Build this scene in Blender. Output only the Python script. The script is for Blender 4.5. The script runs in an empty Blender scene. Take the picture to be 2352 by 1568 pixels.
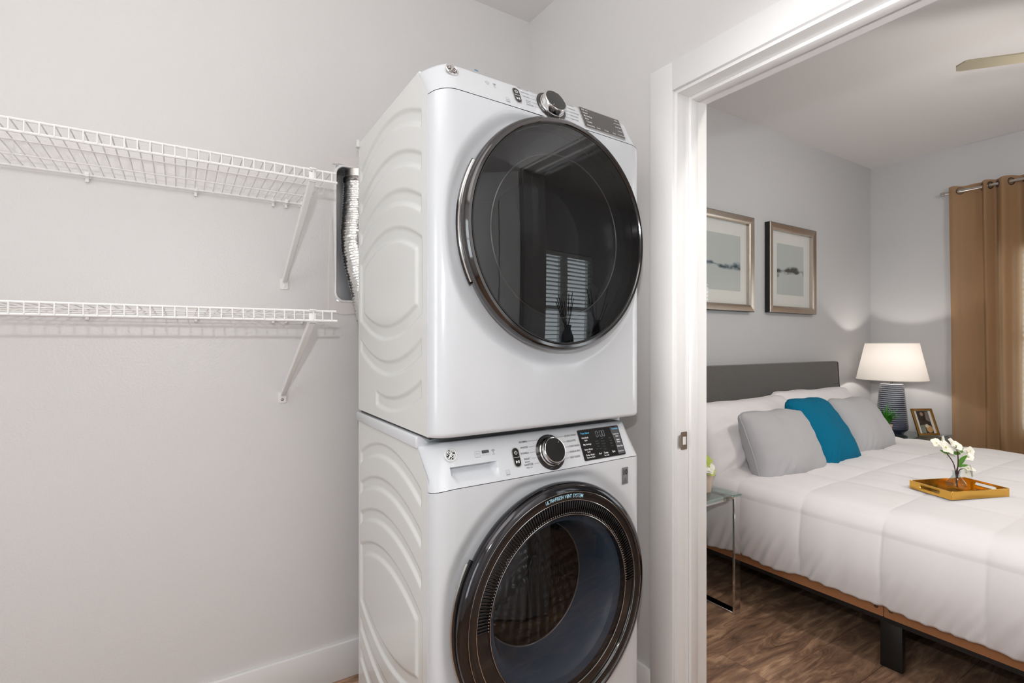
import bpy, bmesh, math, random
from math import sin, cos, pi, sqrt, radians
from mathutils import Vector, Matrix, noise
random.seed(7)
SC = bpy.context.scene
COL = SC.collection

# ------------------------------------------------------------------ camera, world, lights, exposure
H = 1.25
cam_d = bpy.data.cameras.new('camera'); cam = bpy.data.objects.new('camera', cam_d); COL.objects.link(cam)
cam_d.sensor_width = 36.0; cam_d.lens = 1190.0 / 2352 * 36; cam_d.shift_y = 1.0 / 2352; cam_d.clip_start = 0.02
cam.location = (0, 0, H); cam.rotation_euler = (pi / 2, 0, -math.atan2(1854, 1190) + radians(0) - 0 + (pi / 2 - pi / 2))
# optical axis points along (0.5402, 0.8409): yaw to the right of +Y
cam.rotation_euler = (pi / 2, 0, -math.atan2(0.5402, 0.8409))
SC.camera = cam
SC.view_settings.view_transform = 'Standard'
SC.view_settings.look = 'None'
SC.view_settings.gamma = 1.0
SC.view_settings.use_curve_mapping = False
SC.view_settings.exposure = 0.0
try:
    SC.cycles.use_denoising = True
    SC.cycles.max_bounces = 10
    SC.cycles.transparent_max_bounces = 16
    SC.cycles.sample_clamp_indirect = 4.0
    SC.cycles.caustics_reflective = False
    SC.cycles.caustics_refractive = False
except Exception:
    pass

world = bpy.data.worlds.new('world'); SC.world = world; world.use_nodes = True
bg = world.node_tree.nodes['Background']; bg.inputs[0].default_value = (0.90, 0.955, 1.0, 1); bg.inputs[1].default_value = 4.0

def light(name, kind, loc, energy, col=(1, 1, 1), aim=None, **kw):
    d = bpy.data.lights.new(name, kind); d.energy = energy; d.color = col
    for k, v in kw.items(): setattr(d, k, v)
    o = bpy.data.objects.new(name, d); COL.objects.link(o); o.location = loc
    if aim is not None:
        o.rotation_euler = (Vector(aim) - Vector(loc)).to_track_quat('-Z', 'Y').to_euler()
    return o
# the photographer's flash above the camera, its head turned up and towards the bedroom
light('camera_flash', 'SPOT', (-0.02, -0.04, 1.49), 84, (0.97, 0.985, 1), aim=(3.7, 1.05, 1.52), spot_size=radians(62), spot_blend=0.6, shadow_soft_size=0.03)
light('camera_flash_spill', 'POINT', (-0.04, -0.04, 1.49), 23.5, (0.985, 0.985, 1), shadow_soft_size=0.014)
light('bounce_flash', 'SPOT', (-0.45, -0.25, 1.60), 78, (1, 0.985, 0.975), aim=(-0.30, 0.12, 2.72), spot_size=radians(122), spot_blend=0.6, shadow_soft_size=0.06)
# ceiling lights of the laundry room (behind the camera) and of the bedroom, window portals, the last for an added left opening
light('laundry_ceiling_light', 'AREA', (-0.60, 0.10, 2.70), 15, (1, 0.985, 0.97), aim=(-0.60, 0.10, 0), shape='RECTANGLE', size=1.9, size_y=1.9)
light('bedroom_fan_light', 'SPOT', (3.23, 0.39, 2.22), 3, (1, 0.94, 0.89), aim=(3.23, 0.39, 0), spot_size=radians(165), spot_blend=0.5, shadow_soft_size=0.11)
light('bedroom_fill_light', 'AREA', (1.85, -0.30, 2.71), 16, (1, 0.91, 0.83), aim=(2.0, 0.3, 0), shape='DISK', size=0.15)  # added fill above the doorway side, unseen, brightens bed side and floor
light('bedroom_globe_glow', 'POINT', (3.23, 0.39, 2.22), 31, (1, 0.955, 0.91), shadow_soft_size=0.11)
for nm, loc, aim, sx, sy in (('window_portal', (4.99, 0.26, 1.27), (0, 0.26, 1.27), 1.84, 1.36), ('window_portal', (3.25, -1.51, 1.45), (3.25, 3, 1.45), 0.92, 1.22), ('window_portal', (-1.79, 0.45, 1.42), (3, 0.45, 1.42), 1.12, 1.42)):
    po = light(nm, 'AREA', loc, 1, aim=aim, shape='RECTANGLE', size=sx, size_y=sy); po.data.cycles.is_portal = True

# ------------------------------------------------------------------ helpers
WM = {}                                   # world matrix of each parent (no depsgraph needed)
def srgb(r, g, b):
    f = lambda c: (c / 12.92 if c <= 0.04045 else ((c + 0.055) / 1.055) ** 2.4)
    return (f(r / 255), f(g / 255), f(b / 255), 1)

def tag(o, label=None, cat=None, group=None, kind=None):
    if label: o['label'] = label
    if cat: o['category'] = cat
    if group: o['group'] = group
    if kind: o['kind'] = kind
    return o

def thing(name, label, cat, loc, group=None):
    o = bpy.data.objects.new(name, None); COL.objects.link(o); o.location = loc
    o.empty_display_size = 0.05
    WM[o.name] = Matrix.Translation(Vector(loc))
    return tag(o, label, cat, group)

def link(name, me, parent=None):
    o = bpy.data.objects.new(name, me); COL.objects.link(o)
    if parent is not None:
        o.parent = parent; WM[o.name] = WM[parent.name].copy()
    else:
        WM[o.name] = Matrix.Identity(4)
    return o

class MB:
    def __init__(s): s.bm = bmesh.new()
    def _merge(s, t):
        me = bpy.data.meshes.new('t'); t.to_mesh(me); s.bm.from_mesh(me); t.free(); bpy.data.meshes.remove(me)
    def box(s, x0, y0, z0, x1, y1, z1, bev=0.0, seg=2, M=None):
        t = bmesh.new(); bmesh.ops.create_cube(t, size=1)
        for v in t.verts:
            v.co = Vector(((x0 + x1) / 2 + v.co.x * (x1 - x0), (y0 + y1) / 2 + v.co.y * (y1 - y0), (z0 + z1) / 2 + v.co.z * (z1 - z0)))
        if bev > 0: bmesh.ops.bevel(t, geom=t.edges[:], offset=bev, segments=seg, profile=0.5, affect='EDGES')
        if M is not None: t.transform(M)
        s._merge(t); return s
    def tube(s, pts, r, n=8, closed=False, cap=True, flat=1.0):
        pts = [Vector(p) for p in pts]; N = len(pts); rings = []
        rr = r if isinstance(r, (list, tuple)) else [r] * N
        prev = None
        for i, p in enumerate(pts):
            if closed: d = pts[(i + 1) % N] - pts[i - 1]
            else: d = pts[min(i + 1, N - 1)] - pts[max(i - 1, 0)]
            d.normalize()
            if prev is None:
                a = Vector((0, 0, 1)) if abs(d.z) < 0.9 else Vector((1, 0, 0))
                u = a.cross(d).normalized()
            else:
                u = (prev - d * prev.dot(d)).normalized()
            prev = u; w = d.cross(u)
            rings.append([s.bm.verts.new(p + (u * cos(2 * pi * k / n) + w * sin(2 * pi * k / n) * flat) * rr[i]) for k in range(n)])
        for i in range(N if closed else N - 1):
            a, b = rings[i], rings[(i + 1) % N]
            for k in range(n): s.bm.faces.new((a[k], a[(k + 1) % n], b[(k + 1) % n], b[k]))
        if cap and not closed:
            s.bm.faces.new(rings[0][::-1]); s.bm.faces.new(rings[-1])
        return s
    def lathe(s, prof, M, n=48, a0=0.0, a1=2 * pi):
        full = abs(a1 - a0 - 2 * pi) < 1e-6; cnt = n if full else n + 1
        rings = []
        for (r, h) in prof:
            if r < 1e-6: rings.append([s.bm.verts.new(M @ Vector((0, 0, h)))])
            else: rings.append([s.bm.verts.new(M @ Vector((r * cos(a0 + (a1 - a0) * k / n), r * sin(a0 + (a1 - a0) * k / n), h))) for k in range(cnt)])
        for a, b in zip(rings[:-1], rings[1:]):
            for k in range(n):
                k2 = (k + 1) % n if full else k + 1
                try:
                    if len(a) == 1 and len(b) == 1: continue
                    if len(a) == 1: s.bm.faces.new((a[0], b[k2], b[k]))
                    elif len(b) == 1: s.bm.faces.new((a[k], a[k2], b[0]))
                    else: s.bm.faces.new((a[k], a[k2], b[k2], b[k]))
                except ValueError: pass
        return s
    def prism(s, poly, M, d0, d1):
        a = [s.bm.verts.new(M @ Vector((x, y, d0))) for x, y in poly]; b = [s.bm.verts.new(M @ Vector((x, y, d1))) for x, y in poly]
        n = len(poly); s.bm.faces.new(a[::-1]); s.bm.faces.new(b)
        for i in range(n): s.bm.faces.new((a[i], a[(i + 1) % n], b[(i + 1) % n], b[i]))
        return s
    def grid(s, f, nu, nv, wrapu=False, wrapv=False):
        vs = [[s.bm.verts.new(f(i / nu, j / nv)) for j in range(nv + (0 if wrapv else 1))] for i in range(nu + (0 if wrapu else 1))]
        for i in range(nu):
            for j in range(nv):
                i2 = (i + 1) % len(vs); j2 = (j + 1) % len(vs[0])
                s.bm.faces.new((vs[i][j], vs[i2][j], vs[i2][j2], vs[i][j2]))
        return s
    def build(s, name, mat, parent=None, smooth=True, xf=None, angle=38, fix=True):
        if fix: bmesh.ops.recalc_face_normals(s.bm, faces=s.bm.faces[:])
        me = bpy.data.meshes.new(name); s.bm.to_mesh(me); s.bm.free()
        if xf is not None: me.transform(xf)
        if parent is not None: me.transform(WM[parent.name].inverted())
        me.materials.append(mat)
        if smooth:
            me.polygons.foreach_set('use_smooth', [True] * len(me.polygons))
            try: me.set_sharp_from_angle(angle=radians(angle))
            except Exception: pass
        return link(name, me, parent)

def struct(o): o['kind'] = 'structure'; return o
def frame_m(o, ex, ey):                    # matrix with columns ex, ey, ex x ey at origin o
    ex = Vector(ex).normalized(); ey = Vector(ey).normalized(); ez = ex.cross(ey)
    return Matrix(((ex.x, ey.x, ez.x, o[0]), (ex.y, ey.y, ez.y, o[1]), (ex.z, ey.z, ez.z, o[2]), (0, 0, 0, 1)))
def round_rect(w, h, r, n=6):
    out = []
    for cx, cy, a in ((w / 2 - r, h / 2 - r, 0), (-w / 2 + r, h / 2 - r, pi / 2), (-w / 2 + r, -h / 2 + r, pi), (w / 2 - r, -h / 2 + r, 3 * pi / 2)):
        for k in range(n + 1):
            t = a + pi / 2 * k / n; out.append((cx + r * cos(t), cy + r * sin(t)))
    return out
def sstep(x, a, b):
    t = max(0.0, min(1.0, (x - a) / (b - a))); return t * t * (3 - 2 * t)

def text(s, size, M, mat, parent, name='lettering', align='CENTER', xf=None, ext=0.0, bold=0.0):
    c = bpy.data.curves.new('txt', 'FONT'); c.body = s; c.size = size; c.align_x = align; c.align_y = 'CENTER'
    c.extrude = ext; c.offset = bold; c.resolution_u = 2
    o = bpy.data.objects.new('txt', c); COL.objects.link(o)
    dg = bpy.context.evaluated_depsgraph_get()
    me = bpy.data.meshes.new_from_object(o.evaluated_get(dg)); bpy.data.objects.remove(o); bpy.data.curves.remove(c)
    me.name = name; me.transform(M)
    if xf is not None: me.transform(xf)
    if parent is not None: me.transform(WM[parent.name].inverted())
    me.materials.clear(); me.materials.append(mat)
    return link(name, me, parent)

# ------------------------------------------------------------------ materials
def mat(name, col, rough=0.5, metal=0.0, coat=0.0, spec=0.5, emit=None, estr=0.0, sheen=0.0):
    m = bpy.data.materials.new(name); m.use_nodes = True; b = m.node_tree.nodes['Principled BSDF']
    b.inputs['Base Color'].default_value = col if len(col) == 4 else (*col, 1)
    b.inputs['Roughness'].default_value = rough; b.inputs['Metallic'].default_value = metal
    b.inputs['Coat Weight'].default_value = coat; b.inputs['Coat Roughness'].default_value = 0.06
    b.inputs['Specular IOR Level'].default_value = spec
    if sheen: b.inputs['Sheen Weight'].default_value = sheen
    if emit: b.inputs['Emission Color'].default_value = (*emit, 1); b.inputs['Emission Strength'].default_value = estr
    return m
def nodes(m): return m.node_tree.nodes, m.node_tree.links, m.node_tree.nodes['Principled BSDF']
def add_bump(m, scale, strength, dist=0.002, detail=3, coords='Object', stretch=None):
    n, l, b = nodes(m); tc = n.new('ShaderNodeTexCoord'); t = n.new('ShaderNodeTexNoise'); bp = n.new('ShaderNodeBump')
    t.inputs['Scale'].default_value = scale; t.inputs['Detail'].default_value = detail
    bp.inputs['Strength'].default_value = strength; bp.inputs['Distance'].default_value = dist
    if stretch:
        mp = n.new('ShaderNodeMapping'); mp.inputs['Scale'].default_value = stretch; l.new(tc.outputs[coords], mp.inputs[0]); l.new(mp.outputs[0], t.inputs['Vector'])
    else: l.new(tc.outputs[coords], t.inputs['Vector'])
    l.new(t.outputs['Fac'], bp.inputs['Height']); l.new(bp.outputs[0], b.inputs['Normal'])
    return m
def add_mottle(m, c0, c1, scale, detail=4, stretch=None, coords='Object'):
    n, l, b = nodes(m); tc = n.new('ShaderNodeTexCoord'); t = n.new('ShaderNodeTexNoise'); r = n.new('ShaderNodeValToRGB')
    t.inputs['Scale'].default_value = scale; t.inputs['Detail'].default_value = detail
    r.color_ramp.elements[0].position = 0.35; r.color_ramp.elements[1].position = 0.65
    r.color_ramp.elements[0].color = c0; r.color_ramp.elements[1].color = c1
    if stretch:
        mp = n.new('ShaderNodeMapping'); mp.inputs['Scale'].default_value = stretch; l.new(tc.outputs[coords], mp.inputs[0]); l.new(mp.outputs[0], t.inputs['Vector'])
    else: l.new(tc.outputs[coords], t.inputs['Vector'])
    l.new(t.outputs['Fac'], r.inputs[0]); l.new(r.outputs[0], b.inputs['Base Color'])
    return m

WALL = add_bump(mat('wall_paint', srgb(223, 221, 220), 0.36, spec=0.5), 150, 0.42, 0.0020, 2)
BWALL = add_bump(mat('bedroom_wall_paint', srgb(194, 194, 195), 0.55, spec=0.35), 190, 0.14, 0.001, 2)
CEIL = add_bump(mat('ceiling_paint', srgb(224, 221, 219), 0.7, spec=0.25), 160, 0.2, 0.001, 2)
TRIM = mat('trim_paint', srgb(236, 235, 234), 0.3)
PLASTER = add_bump(mat('joint_compound', srgb(228, 224, 222), 0.85), 60, 0.3, 0.003, 5)
WHITE = mat('appliance_enamel', srgb(214, 217, 221), 0.22, coat=0.5)
SIDEW = mat('appliance_side_enamel', srgb(222, 223, 221), 0.20, coat=0.35)
PLASTW = mat('white_plastic', srgb(232, 233, 233), 0.3)
DARKGAP = mat('dark_gap', srgb(62, 63, 65), 0.6)
BLACKG = mat('black_gloss_plastic', (0.011, 0.0105, 0.011, 1), 0.06, coat=0.6)
RIM = mat('smoked_chrome', (0.125, 0.121, 0.121, 1), 0.09, metal=1.0)
RIMW = mat('smoked_black_chrome', (0.075, 0.073, 0.078, 1), 0.09, metal=1.0)
CHROME = mat('chrome', (0.78, 0.77, 0.76, 1), 0.08, metal=1.0)
SATIN = mat('satin_steel', (0.62, 0.60, 0.57, 1), 0.28, metal=1.0)
DRUM = mat('drum_steel', (0.34, 0.35, 0.36, 1), 0.22, metal=1.0)
BOOT = mat('blue_grey_rubber', (0.17, 0.26, 0.36, 1), 0.25, coat=0.3)
INK = mat('dark_ink', srgb(70, 70, 74), 0.5)
INKL = mat('pale_grey_ink', srgb(165, 165, 168), 0.5)
INKW = mat('white_ink', srgb(240, 240, 240), 0.5, emit=(1, 1, 1), estr=0.12)
INKB = mat('blue_ink', srgb(90, 190, 235), 0.5, emit=(0.1, 0.55, 0.9), estr=0.35)
INKG = mat('dim_segments', srgb(92, 100, 104), 0.4)
INKT = mat('dim_teal', srgb(52, 70, 70), 0.5)
WIRE = mat('white_vinyl_coating', srgb(240, 239, 237), 0.3)
GREYP = mat('grey_painted_steel', srgb(238, 238, 237), 0.35)
GALV = mat('galvanised_steel', (0.55, 0.56, 0.58, 1), 0.38, metal=0.85)
FOIL = add_bump(mat('aluminium_foil', (0.80, 0.79, 0.77, 1), 0.24, metal=1.0), 60, 0.7, 0.004, 4)
def glass_mat(name, tint, ior, rough=0.0):
    m = bpy.data.materials.new(name); m.use_nodes = True; n, l = m.node_tree.nodes, m.node_tree.links
    for x in list(n):
        if x.type != 'OUTPUT_MATERIAL': n.remove(x)
    out = [x for x in n if x.type == 'OUTPUT_MATERIAL'][0]
    f = n.new('ShaderNodeFresnel'); f.inputs[0].default_value = ior
    tr = n.new('ShaderNodeBsdfTransparent'); tr.inputs[0].default_value = (*tint, 1)
    g = n.new('ShaderNodeBsdfGlossy'); g.inputs['Roughness'].default_value = rough; g.inputs[0].default_value = (1, 1, 1, 1)
    mx = n.new('ShaderNodeMixShader'); ge = n.new('ShaderNodeNewGeometry'); iv = n.new('ShaderNodeMath'); iv.operation = 'SUBTRACT'; iv.inputs[0].default_value = 1.0; l.new(ge.outputs['Backfacing'], iv.inputs[1])
    mu = n.new('ShaderNodeMath'); mu.operation = 'MULTIPLY'; l.new(f.outputs[0], mu.inputs[0]); l.new(iv.outputs[0], mu.inputs[1])   # reflect on entry only
    l.new(mu.outputs[0], mx.inputs[0]); l.new(tr.outputs[0], mx.inputs[1]); l.new(g.outputs[0], mx.inputs[2]); l.new(mx.outputs[0], out.inputs[0])
    return m
SMOKE = glass_mat('smoked_door_glass', (0.30, 0.30, 0.31), 1.6)
SMOKEW = glass_mat('smoked_washer_glass', (0.40, 0.40, 0.41), 1.5)
PGLASS = glass_mat('picture_glass', (0.97, 0.98, 0.98), 1.5)
WGLASS = glass_mat('window_glass', (0.96, 0.98, 0.98), 1.3)
TGLASS = glass_mat('table_glass', (0.70, 0.80, 0.78), 1.55)
VGLASS = glass_mat('vase_glass', (0.88, 0.92, 0.92), 1.55)
def fabric(name, c, sc=900, st=0.35, rough=0.9, sheen=0.15):
    return add_bump(mat(name, c, rough, spec=0.2, sheen=sheen), sc, st, 0.0006, 2)
LINEN = fabric('white_bed_linen', srgb(231, 227, 227))
GREYF = fabric('light_grey_cushion_fabric', srgb(176, 175, 177))
TEAL = fabric('teal_cushion_fabric', srgb(0, 104, 136), sheen=0.0)
HEADF = add_mottle(fabric('charcoal_upholstery', srgb(92, 90, 88), 700, 0.5), srgb(84, 82, 80), srgb(104, 101, 98), 420)
TAN = fabric('tan_rail_fabric', srgb(176, 122, 82), 500, 0.3)
BLACKM = mat('black_metal', srgb(18, 17, 17), 0.45)
GOLD = mat('polished_gold', (0.74, 0.42, 0.085, 1), 0.16, metal=1.0)
GOLDF = mat('antique_gold_frame', (0.42, 0.24, 0.07, 1), 0.35, metal=0.85)
CHAMP = add_bump(mat('champagne_silver_leaf', (0.56, 0.49, 0.42, 1), 0.27, metal=0.9), 90, 0.1, 0.001)
BLACKW = mat('black_lacquer', srgb(14, 13, 12), 0.35)
MATB = mat('mat_board', srgb(228, 224, 219), 0.9)
BRONZE = mat('dark_bronze', (0.12, 0.10, 0.085, 1), 0.3, metal=0.9)
NICKEL = mat('brushed_nickel', (0.58, 0.54, 0.50, 1), 0.25, metal=1.0)
CERAM = mat('ribbed_navy_ceramic', srgb(58, 66, 84), 0.18, coat=0.5)
BLADE = mat('fan_blade_veneer', srgb(150, 142, 122), 0.45)
STEM = mat('brown_twig', srgb(62, 34, 30), 0.7)
PETAL = mat('cream_petal', srgb(248, 245, 232), 0.7); PETALC = mat('green_yellow_centre', srgb(176, 186, 84), 0.7)
LEAF = mat('leaf_green', srgb(84, 140, 42), 0.5); GRASSM = mat('grass_green', srgb(62, 140, 34), 0.5)
POTW = mat('cream_pot', srgb(226, 206, 188), 0.5)
SLAT = mat('white_blind_slat', srgb(226, 228, 226), 0.45)
STRIKE = mat('brass_strike', (0.34, 0.27, 0.20, 1), 0.35, metal=1.0)
WATER = mat('blue_tape', srgb(40, 130, 175), 0.6)
SCREWM = mat('screw_steel', (0.35, 0.33, 0.31, 1), 0.4, metal=1.0)
DRESS = mat('dark_dresser_wood', srgb(30, 26, 24), 0.35)

def translucent(name, col, tcol, ft, fclear=0.0):
    m = bpy.data.materials.new(name); m.use_nodes = True; n, l = m.node_tree.nodes, m.node_tree.links
    for x in list(n):
        if x.type != 'OUTPUT_MATERIAL': n.remove(x)
    out = [x for x in n if x.type == 'OUTPUT_MATERIAL'][0]
    d = n.new('ShaderNodeBsdfDiffuse'); d.inputs[0].default_value = col
    t = n.new('ShaderNodeBsdfTranslucent'); t.inputs[0].default_value = tcol
    mx = n.new('ShaderNodeMixShader'); mx.inputs[0].default_value = ft
    l.new(d.outputs[0], mx.inputs[1]); l.new(t.outputs[0], mx.inputs[2]); last = mx
    if fclear > 0:
        c = n.new('ShaderNodeBsdfTransparent'); m2 = n.new('ShaderNodeMixShader'); m2.inputs[0].default_value = fclear
        l.new(mx.outputs[0], m2.inputs[1]); l.new(c.outputs[0], m2.inputs[2]); last = m2
    l.new(last.outputs[0], out.inputs[0]); return m
SHADE = translucent('lamp_shade_fabric', srgb(244, 238, 230), srgb(252, 246, 242), 0.17)
CURT = translucent('tan_curtain_fabric', srgb(163, 128, 94), srgb(214, 184, 146), 0.28, 0.10)

def wood_floor():
    m = bpy.data.materials.new('vinyl_plank'); m.use_nodes = True; n, l, b = nodes(m)
    tc = n.new('ShaderNodeTexCoord'); oi = n.new('ShaderNodeObjectInfo'); mp = n.new('ShaderNodeMapping'); sh = n.new('ShaderNodeVectorMath'); sh.operation = 'ADD'
    cmb = n.new('ShaderNodeCombineXYZ'); mul = n.new('ShaderNodeMath'); mul.operation = 'MULTIPLY'; mul.inputs[1].default_value = 37.0
    l.new(oi.outputs['Random'], mul.inputs[0]); l.new(mul.outputs[0], cmb.inputs[0]); l.new(mul.outputs[0], cmb.inputs[1])
    l.new(tc.outputs['Object'], sh.inputs[0]); l.new(cmb.outputs[0], sh.inputs[1]); l.new(sh.outputs[0], mp.inputs[0]); mp.inputs['Scale'].default_value = (1.6, 7.0, 1)
    t = n.new('ShaderNodeTexNoise'); t.inputs['Scale'].default_value = 2.4; t.inputs['Detail'].default_value = 7; t.inputs['Roughness'].default_value = 0.62; t.inputs['Distortion'].default_value = 1.6
    l.new(mp.outputs[0], t.inputs['Vector'])
    r = n.new('ShaderNodeValToRGB'); e = r.color_ramp.elements
    e[0].position = 0.30; e[0].color = srgb(104, 80, 66); e[1].position = 0.70; e[1].color = srgb(206, 168, 136)
    x = e.new(0.5); x.color = srgb(156, 122, 98)
    l.new(t.outputs['Fac'], r.inputs[0])
    # fine grain
    mp2 = n.new('ShaderNodeMapping'); mp2.inputs['Scale'].default_value = (3, 60, 1); l.new(sh.outputs[0], mp2.inputs[0])
    t2 = n.new('ShaderNodeTexNoise'); t2.inputs['Scale'].default_value = 2.5; t2.inputs['Detail'].default_value = 4; l.new(mp2.outputs[0], t2.inputs['Vector'])
    mx = n.new('ShaderNodeMix'); mx.data_type = 'RGBA'; mx.blend_type = 'MULTIPLY'; mx.inputs[0].default_value = 0.38
    r2 = n.new('ShaderNodeValToRGB'); r2.color_ramp.elements[0].position = 0.35; r2.color_ramp.elements[0].color = (0.45, 0.42, 0.4, 1); r2.color_ramp.elements[1].position = 0.6; r2.color_ramp.elements[1].color = (1, 1, 1, 1)
    l.new(t2.outputs['Fac'], r2.inputs[0]); l.new(r.outputs[0], mx.inputs[6]); l.new(r2.outputs[0], mx.inputs[7])
    hs = n.new('ShaderNodeHueSaturation'); ma = n.new('ShaderNodeMath'); ma.operation = 'MULTIPLY_ADD'; ma.inputs[1].default_value = 0.3; ma.inputs[2].default_value = 0.85
    l.new(oi.outputs['Random'], ma.inputs[0]); l.new(ma.outputs[0], hs.inputs['Value']); l.new(mx.outputs[2], hs.inputs['Color']); l.new(hs.outputs[0], b.inputs['Base Color'])
    b.inputs['Roughness'].default_value = 0.42
    bp = n.new('ShaderNodeBump'); bp.inputs['Strength'].default_value = 0.2; bp.inputs['Distance'].default_value = 0.001; l.new(t2.outputs['Fac'], bp.inputs['Height']); l.new(bp.outputs[0], b.inputs['Normal'])
    return m
PLANK = wood_floor()

# ------------------------------------------------------------------ room shell
YW, XD, XD2, CZ = 1.967, 1.36, 1.50, 2.722      # laundry back wall, door wall (two faces), ceiling
BX, BY, BF = 4.95, 2.06, -1.46                  # bedroom window wall, headboard wall, front wall
LX, LF = -1.75, -1.55                           # laundry left and front walls
DJ0, DJ1, DH = 0.205, 1.123, 2.056               # door opening between jamb faces, head
# floor: sub-floor slab with planks as parts
floor = struct(MB().box(LX - .1, LF - .1, -0.12, BX + .12, BY + .14, -0.006).build('floor', DARKGAP, smooth=False))
pw, pl = 0.19, 1.22
pm = MB().box(0, 0, -0.006, pl - .0012, pw - .0012, 0.0, 0.0008, 1).build('plank', PLANK, floor, smooth=False)
first = True
row = 0; y = 1.29 + 4 * pw
def place_plank(x, y):
    global first
    if first: o = pm; first = False
    else: o = pm.copy(); COL.objects.link(o)
    o.location = (x, y, 0); return o
rnd = random.Random(3)
while y > -1.75:
    off = rnd.random() * pl
    x = LX - off
    while x < BX:
        place_plank(x, y)
        x += pl
    y -= pw
def wall_with_hole(mb, fixed, d0, d1, u0, u1, z1, hu0, hu1, hz0, hz1, axis):
    def b(a0, a1, b0, b1):
        if a1 - a0 < 1e-4 or b1 - b0 < 1e-4: return
        if axis == 'Y': mb.box(a0, d0, b0, a1, d1, b1)
        else: mb.box(d0, a0, b0, d1, a1, b1)
    b(u0, hu0, 0, z1); b(hu1, u1, 0, z1); b(hu0, hu1, 0, hz0); b(hu0, hu1, hz1, z1); return mb
wall_back = struct(wall_with_hole(MB(), None, YW, YW + 0.093, LX - .1, XD + .001, CZ, 0.487, 0.716, 1.402, 1.905, 'Y').build('wall_back', WALL, smooth=False))
wall_right = struct(wall_with_hole(MB(), None, XD, XD2, LF - .1, YW + .093, CZ, DJ0 - .018, DJ1 + .018, -0.01, DH + .018, 'X').build('wall_right', WALL, smooth=False))
struct(wall_with_hole(MB(), None, LX - .1, LX, LF - .1, YW, CZ, -.10, 1.0, .72, 2.12, 'X').build('wall_left', WALL, smooth=False))  # opening added out of view to let daylight in from the left
struct(MB().box(LX - .1, LF - .1, 0, XD, LF, CZ).build('wall_front', WALL, smooth=False))
struct(MB().box(LX - .1, LF - .1, CZ, XD2, YW + .093, CZ + .1).build('ceiling', CEIL, smooth=False))
struct(MB().box(XD2 - .001, BY, 0, BX + .12, BY + .12, CZ).build('wall_bedroom_back', BWALL, smooth=False))
struct(wall_with_hole(MB(), None, BX, BX + .12, BF - .12, BY, CZ, -0.65, 1.165, 0.60, 1.945, 'X').build('wall_bedroom_right', BWALL, smooth=False))
struct(wall_with_hole(MB(), None, BF - .12, BF, XD2 - .001, BX, CZ, 2.80, 3.70, 0.85, 2.05, 'Y').build('wall_bedroom_front', BWALL, smooth=False))
struct(MB().box(XD2 - .012, LF, 0.15, XD2 + .004, DJ0 - .10, CZ).box(XD2 - .012, DJ1 + .10, 0.15, XD2 + .004, BY, CZ).build('wall_bedroom_left', BWALL, smooth=False))
struct(MB().box(XD2, BF - .12, CZ, BX + .12, BY + .12, CZ + .1).build('ceiling_bedroom', CEIL, smooth=False))

# baseboards: flat 13 cm boards with an eased top edge
struct(MB().box(LX, YW - .014, 0, XD, YW, 0.134, 0.003).build('baseboard_back', TRIM))
struct(MB().box(XD - .014, DJ1 + .105, 0, XD, YW - .014, 0.132, 0.003).build('baseboard_right', TRIM))
struct(MB().box(XD2 + .004, BY - .014, 0, BX, BY, 0.132, 0.003).build('baseboard_bedroom_back', TRIM))
struct(MB().box(BX - .014, BF, 0, BX, BY - .014, 0.132, 0.003).build('baseboard_bedroom_right', TRIM))

# door casing (both room sides), jambs and stops
cas = MB()
CW, CT = 0.094, 0.014
cin0, cin1, cinz = DJ0 - .010, DJ1 + .010, DH + .010
for (xa, xb) in ((XD - CT, XD), (XD2 + .004, XD2 + .004 + CT)):
    side = 'trim_1' if xa < XD else 'trim_2'
    m1 = MB().box(xa, cin1, 0, xb, cin1 + CW, cinz + CW, 0.002).box(xa, cin0 - CW, 0, xb, cin0, cinz + CW, 0.002).box(xa, cin0, cinz, xb, cin1, cinz + CW, 0.002)
    struct(m1.build(side, TRIM))
jamb = MB().box(XD - .002, DJ1, 0, XD2 + .006, DJ1 + .018, DH + .018).box(XD - .002, DJ0 - .018, 0, XD2 + .006, DJ0, DH + .018).box(XD - .002, DJ0, DH, XD2 + .006, DJ1, DH + .018)
trim_jamb = struct(jamb.build('trim_3', TRIM, smooth=False))
sx0, sx1, st = XD + .052, XD + .088, 0.011
stop = MB().box(sx0, DJ1 - st, 0, sx1, DJ1, DH, 0.002).box(sx0, DJ0, 0, sx1, DJ0 + st, DH, 0.002).box(sx0, DJ0 + st, DH - st, sx1, DJ1 - st, DH, 0.002)
struct(stop.build('trim_4', TRIM))
# strike plate let into the jamb: plate with a latch hole, curved lip, two screws
sp = MB()
spc = (XD + .030, DJ1 - .0008, 0.927)
Ms = frame_m(spc, (1, 0, 0), (0, 0, 1))
sp.prism([(x, y) for x, y in round_rect(.030, .058, .004)], Ms, -0.0006, 0.0006)
plate = sp.build('strike_plate', STRIKE, trim_jamb)
MB().box(spc[0] - .007, spc[1] - .0012, spc[2] - .013, spc[0] + .009, spc[1] - .0004, spc[2] + .013, .0004, 1).build('latch_hole', TRIM, plate)
lipm = MB().grid(lambda u, v: Vector((spc[0] - .015 - .016 * u, spc[1] - .001 - .007 * (u ** 2), spc[2] + (v - .5) * (.046 - .008 * u))), 8, 4)
lipm.build('strike_lip', STRIKE, plate)
for dz in (-.021, .021):
    MB().lathe([(0, .0012), (.0035, .0010), (.0042, 0)], frame_m((spc[0] + .002, spc[1] - .0002, spc[2] + dz), (-1, 0, 0), (0, 0, 1)), 12).build('screw', SCREWM, plate)
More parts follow.
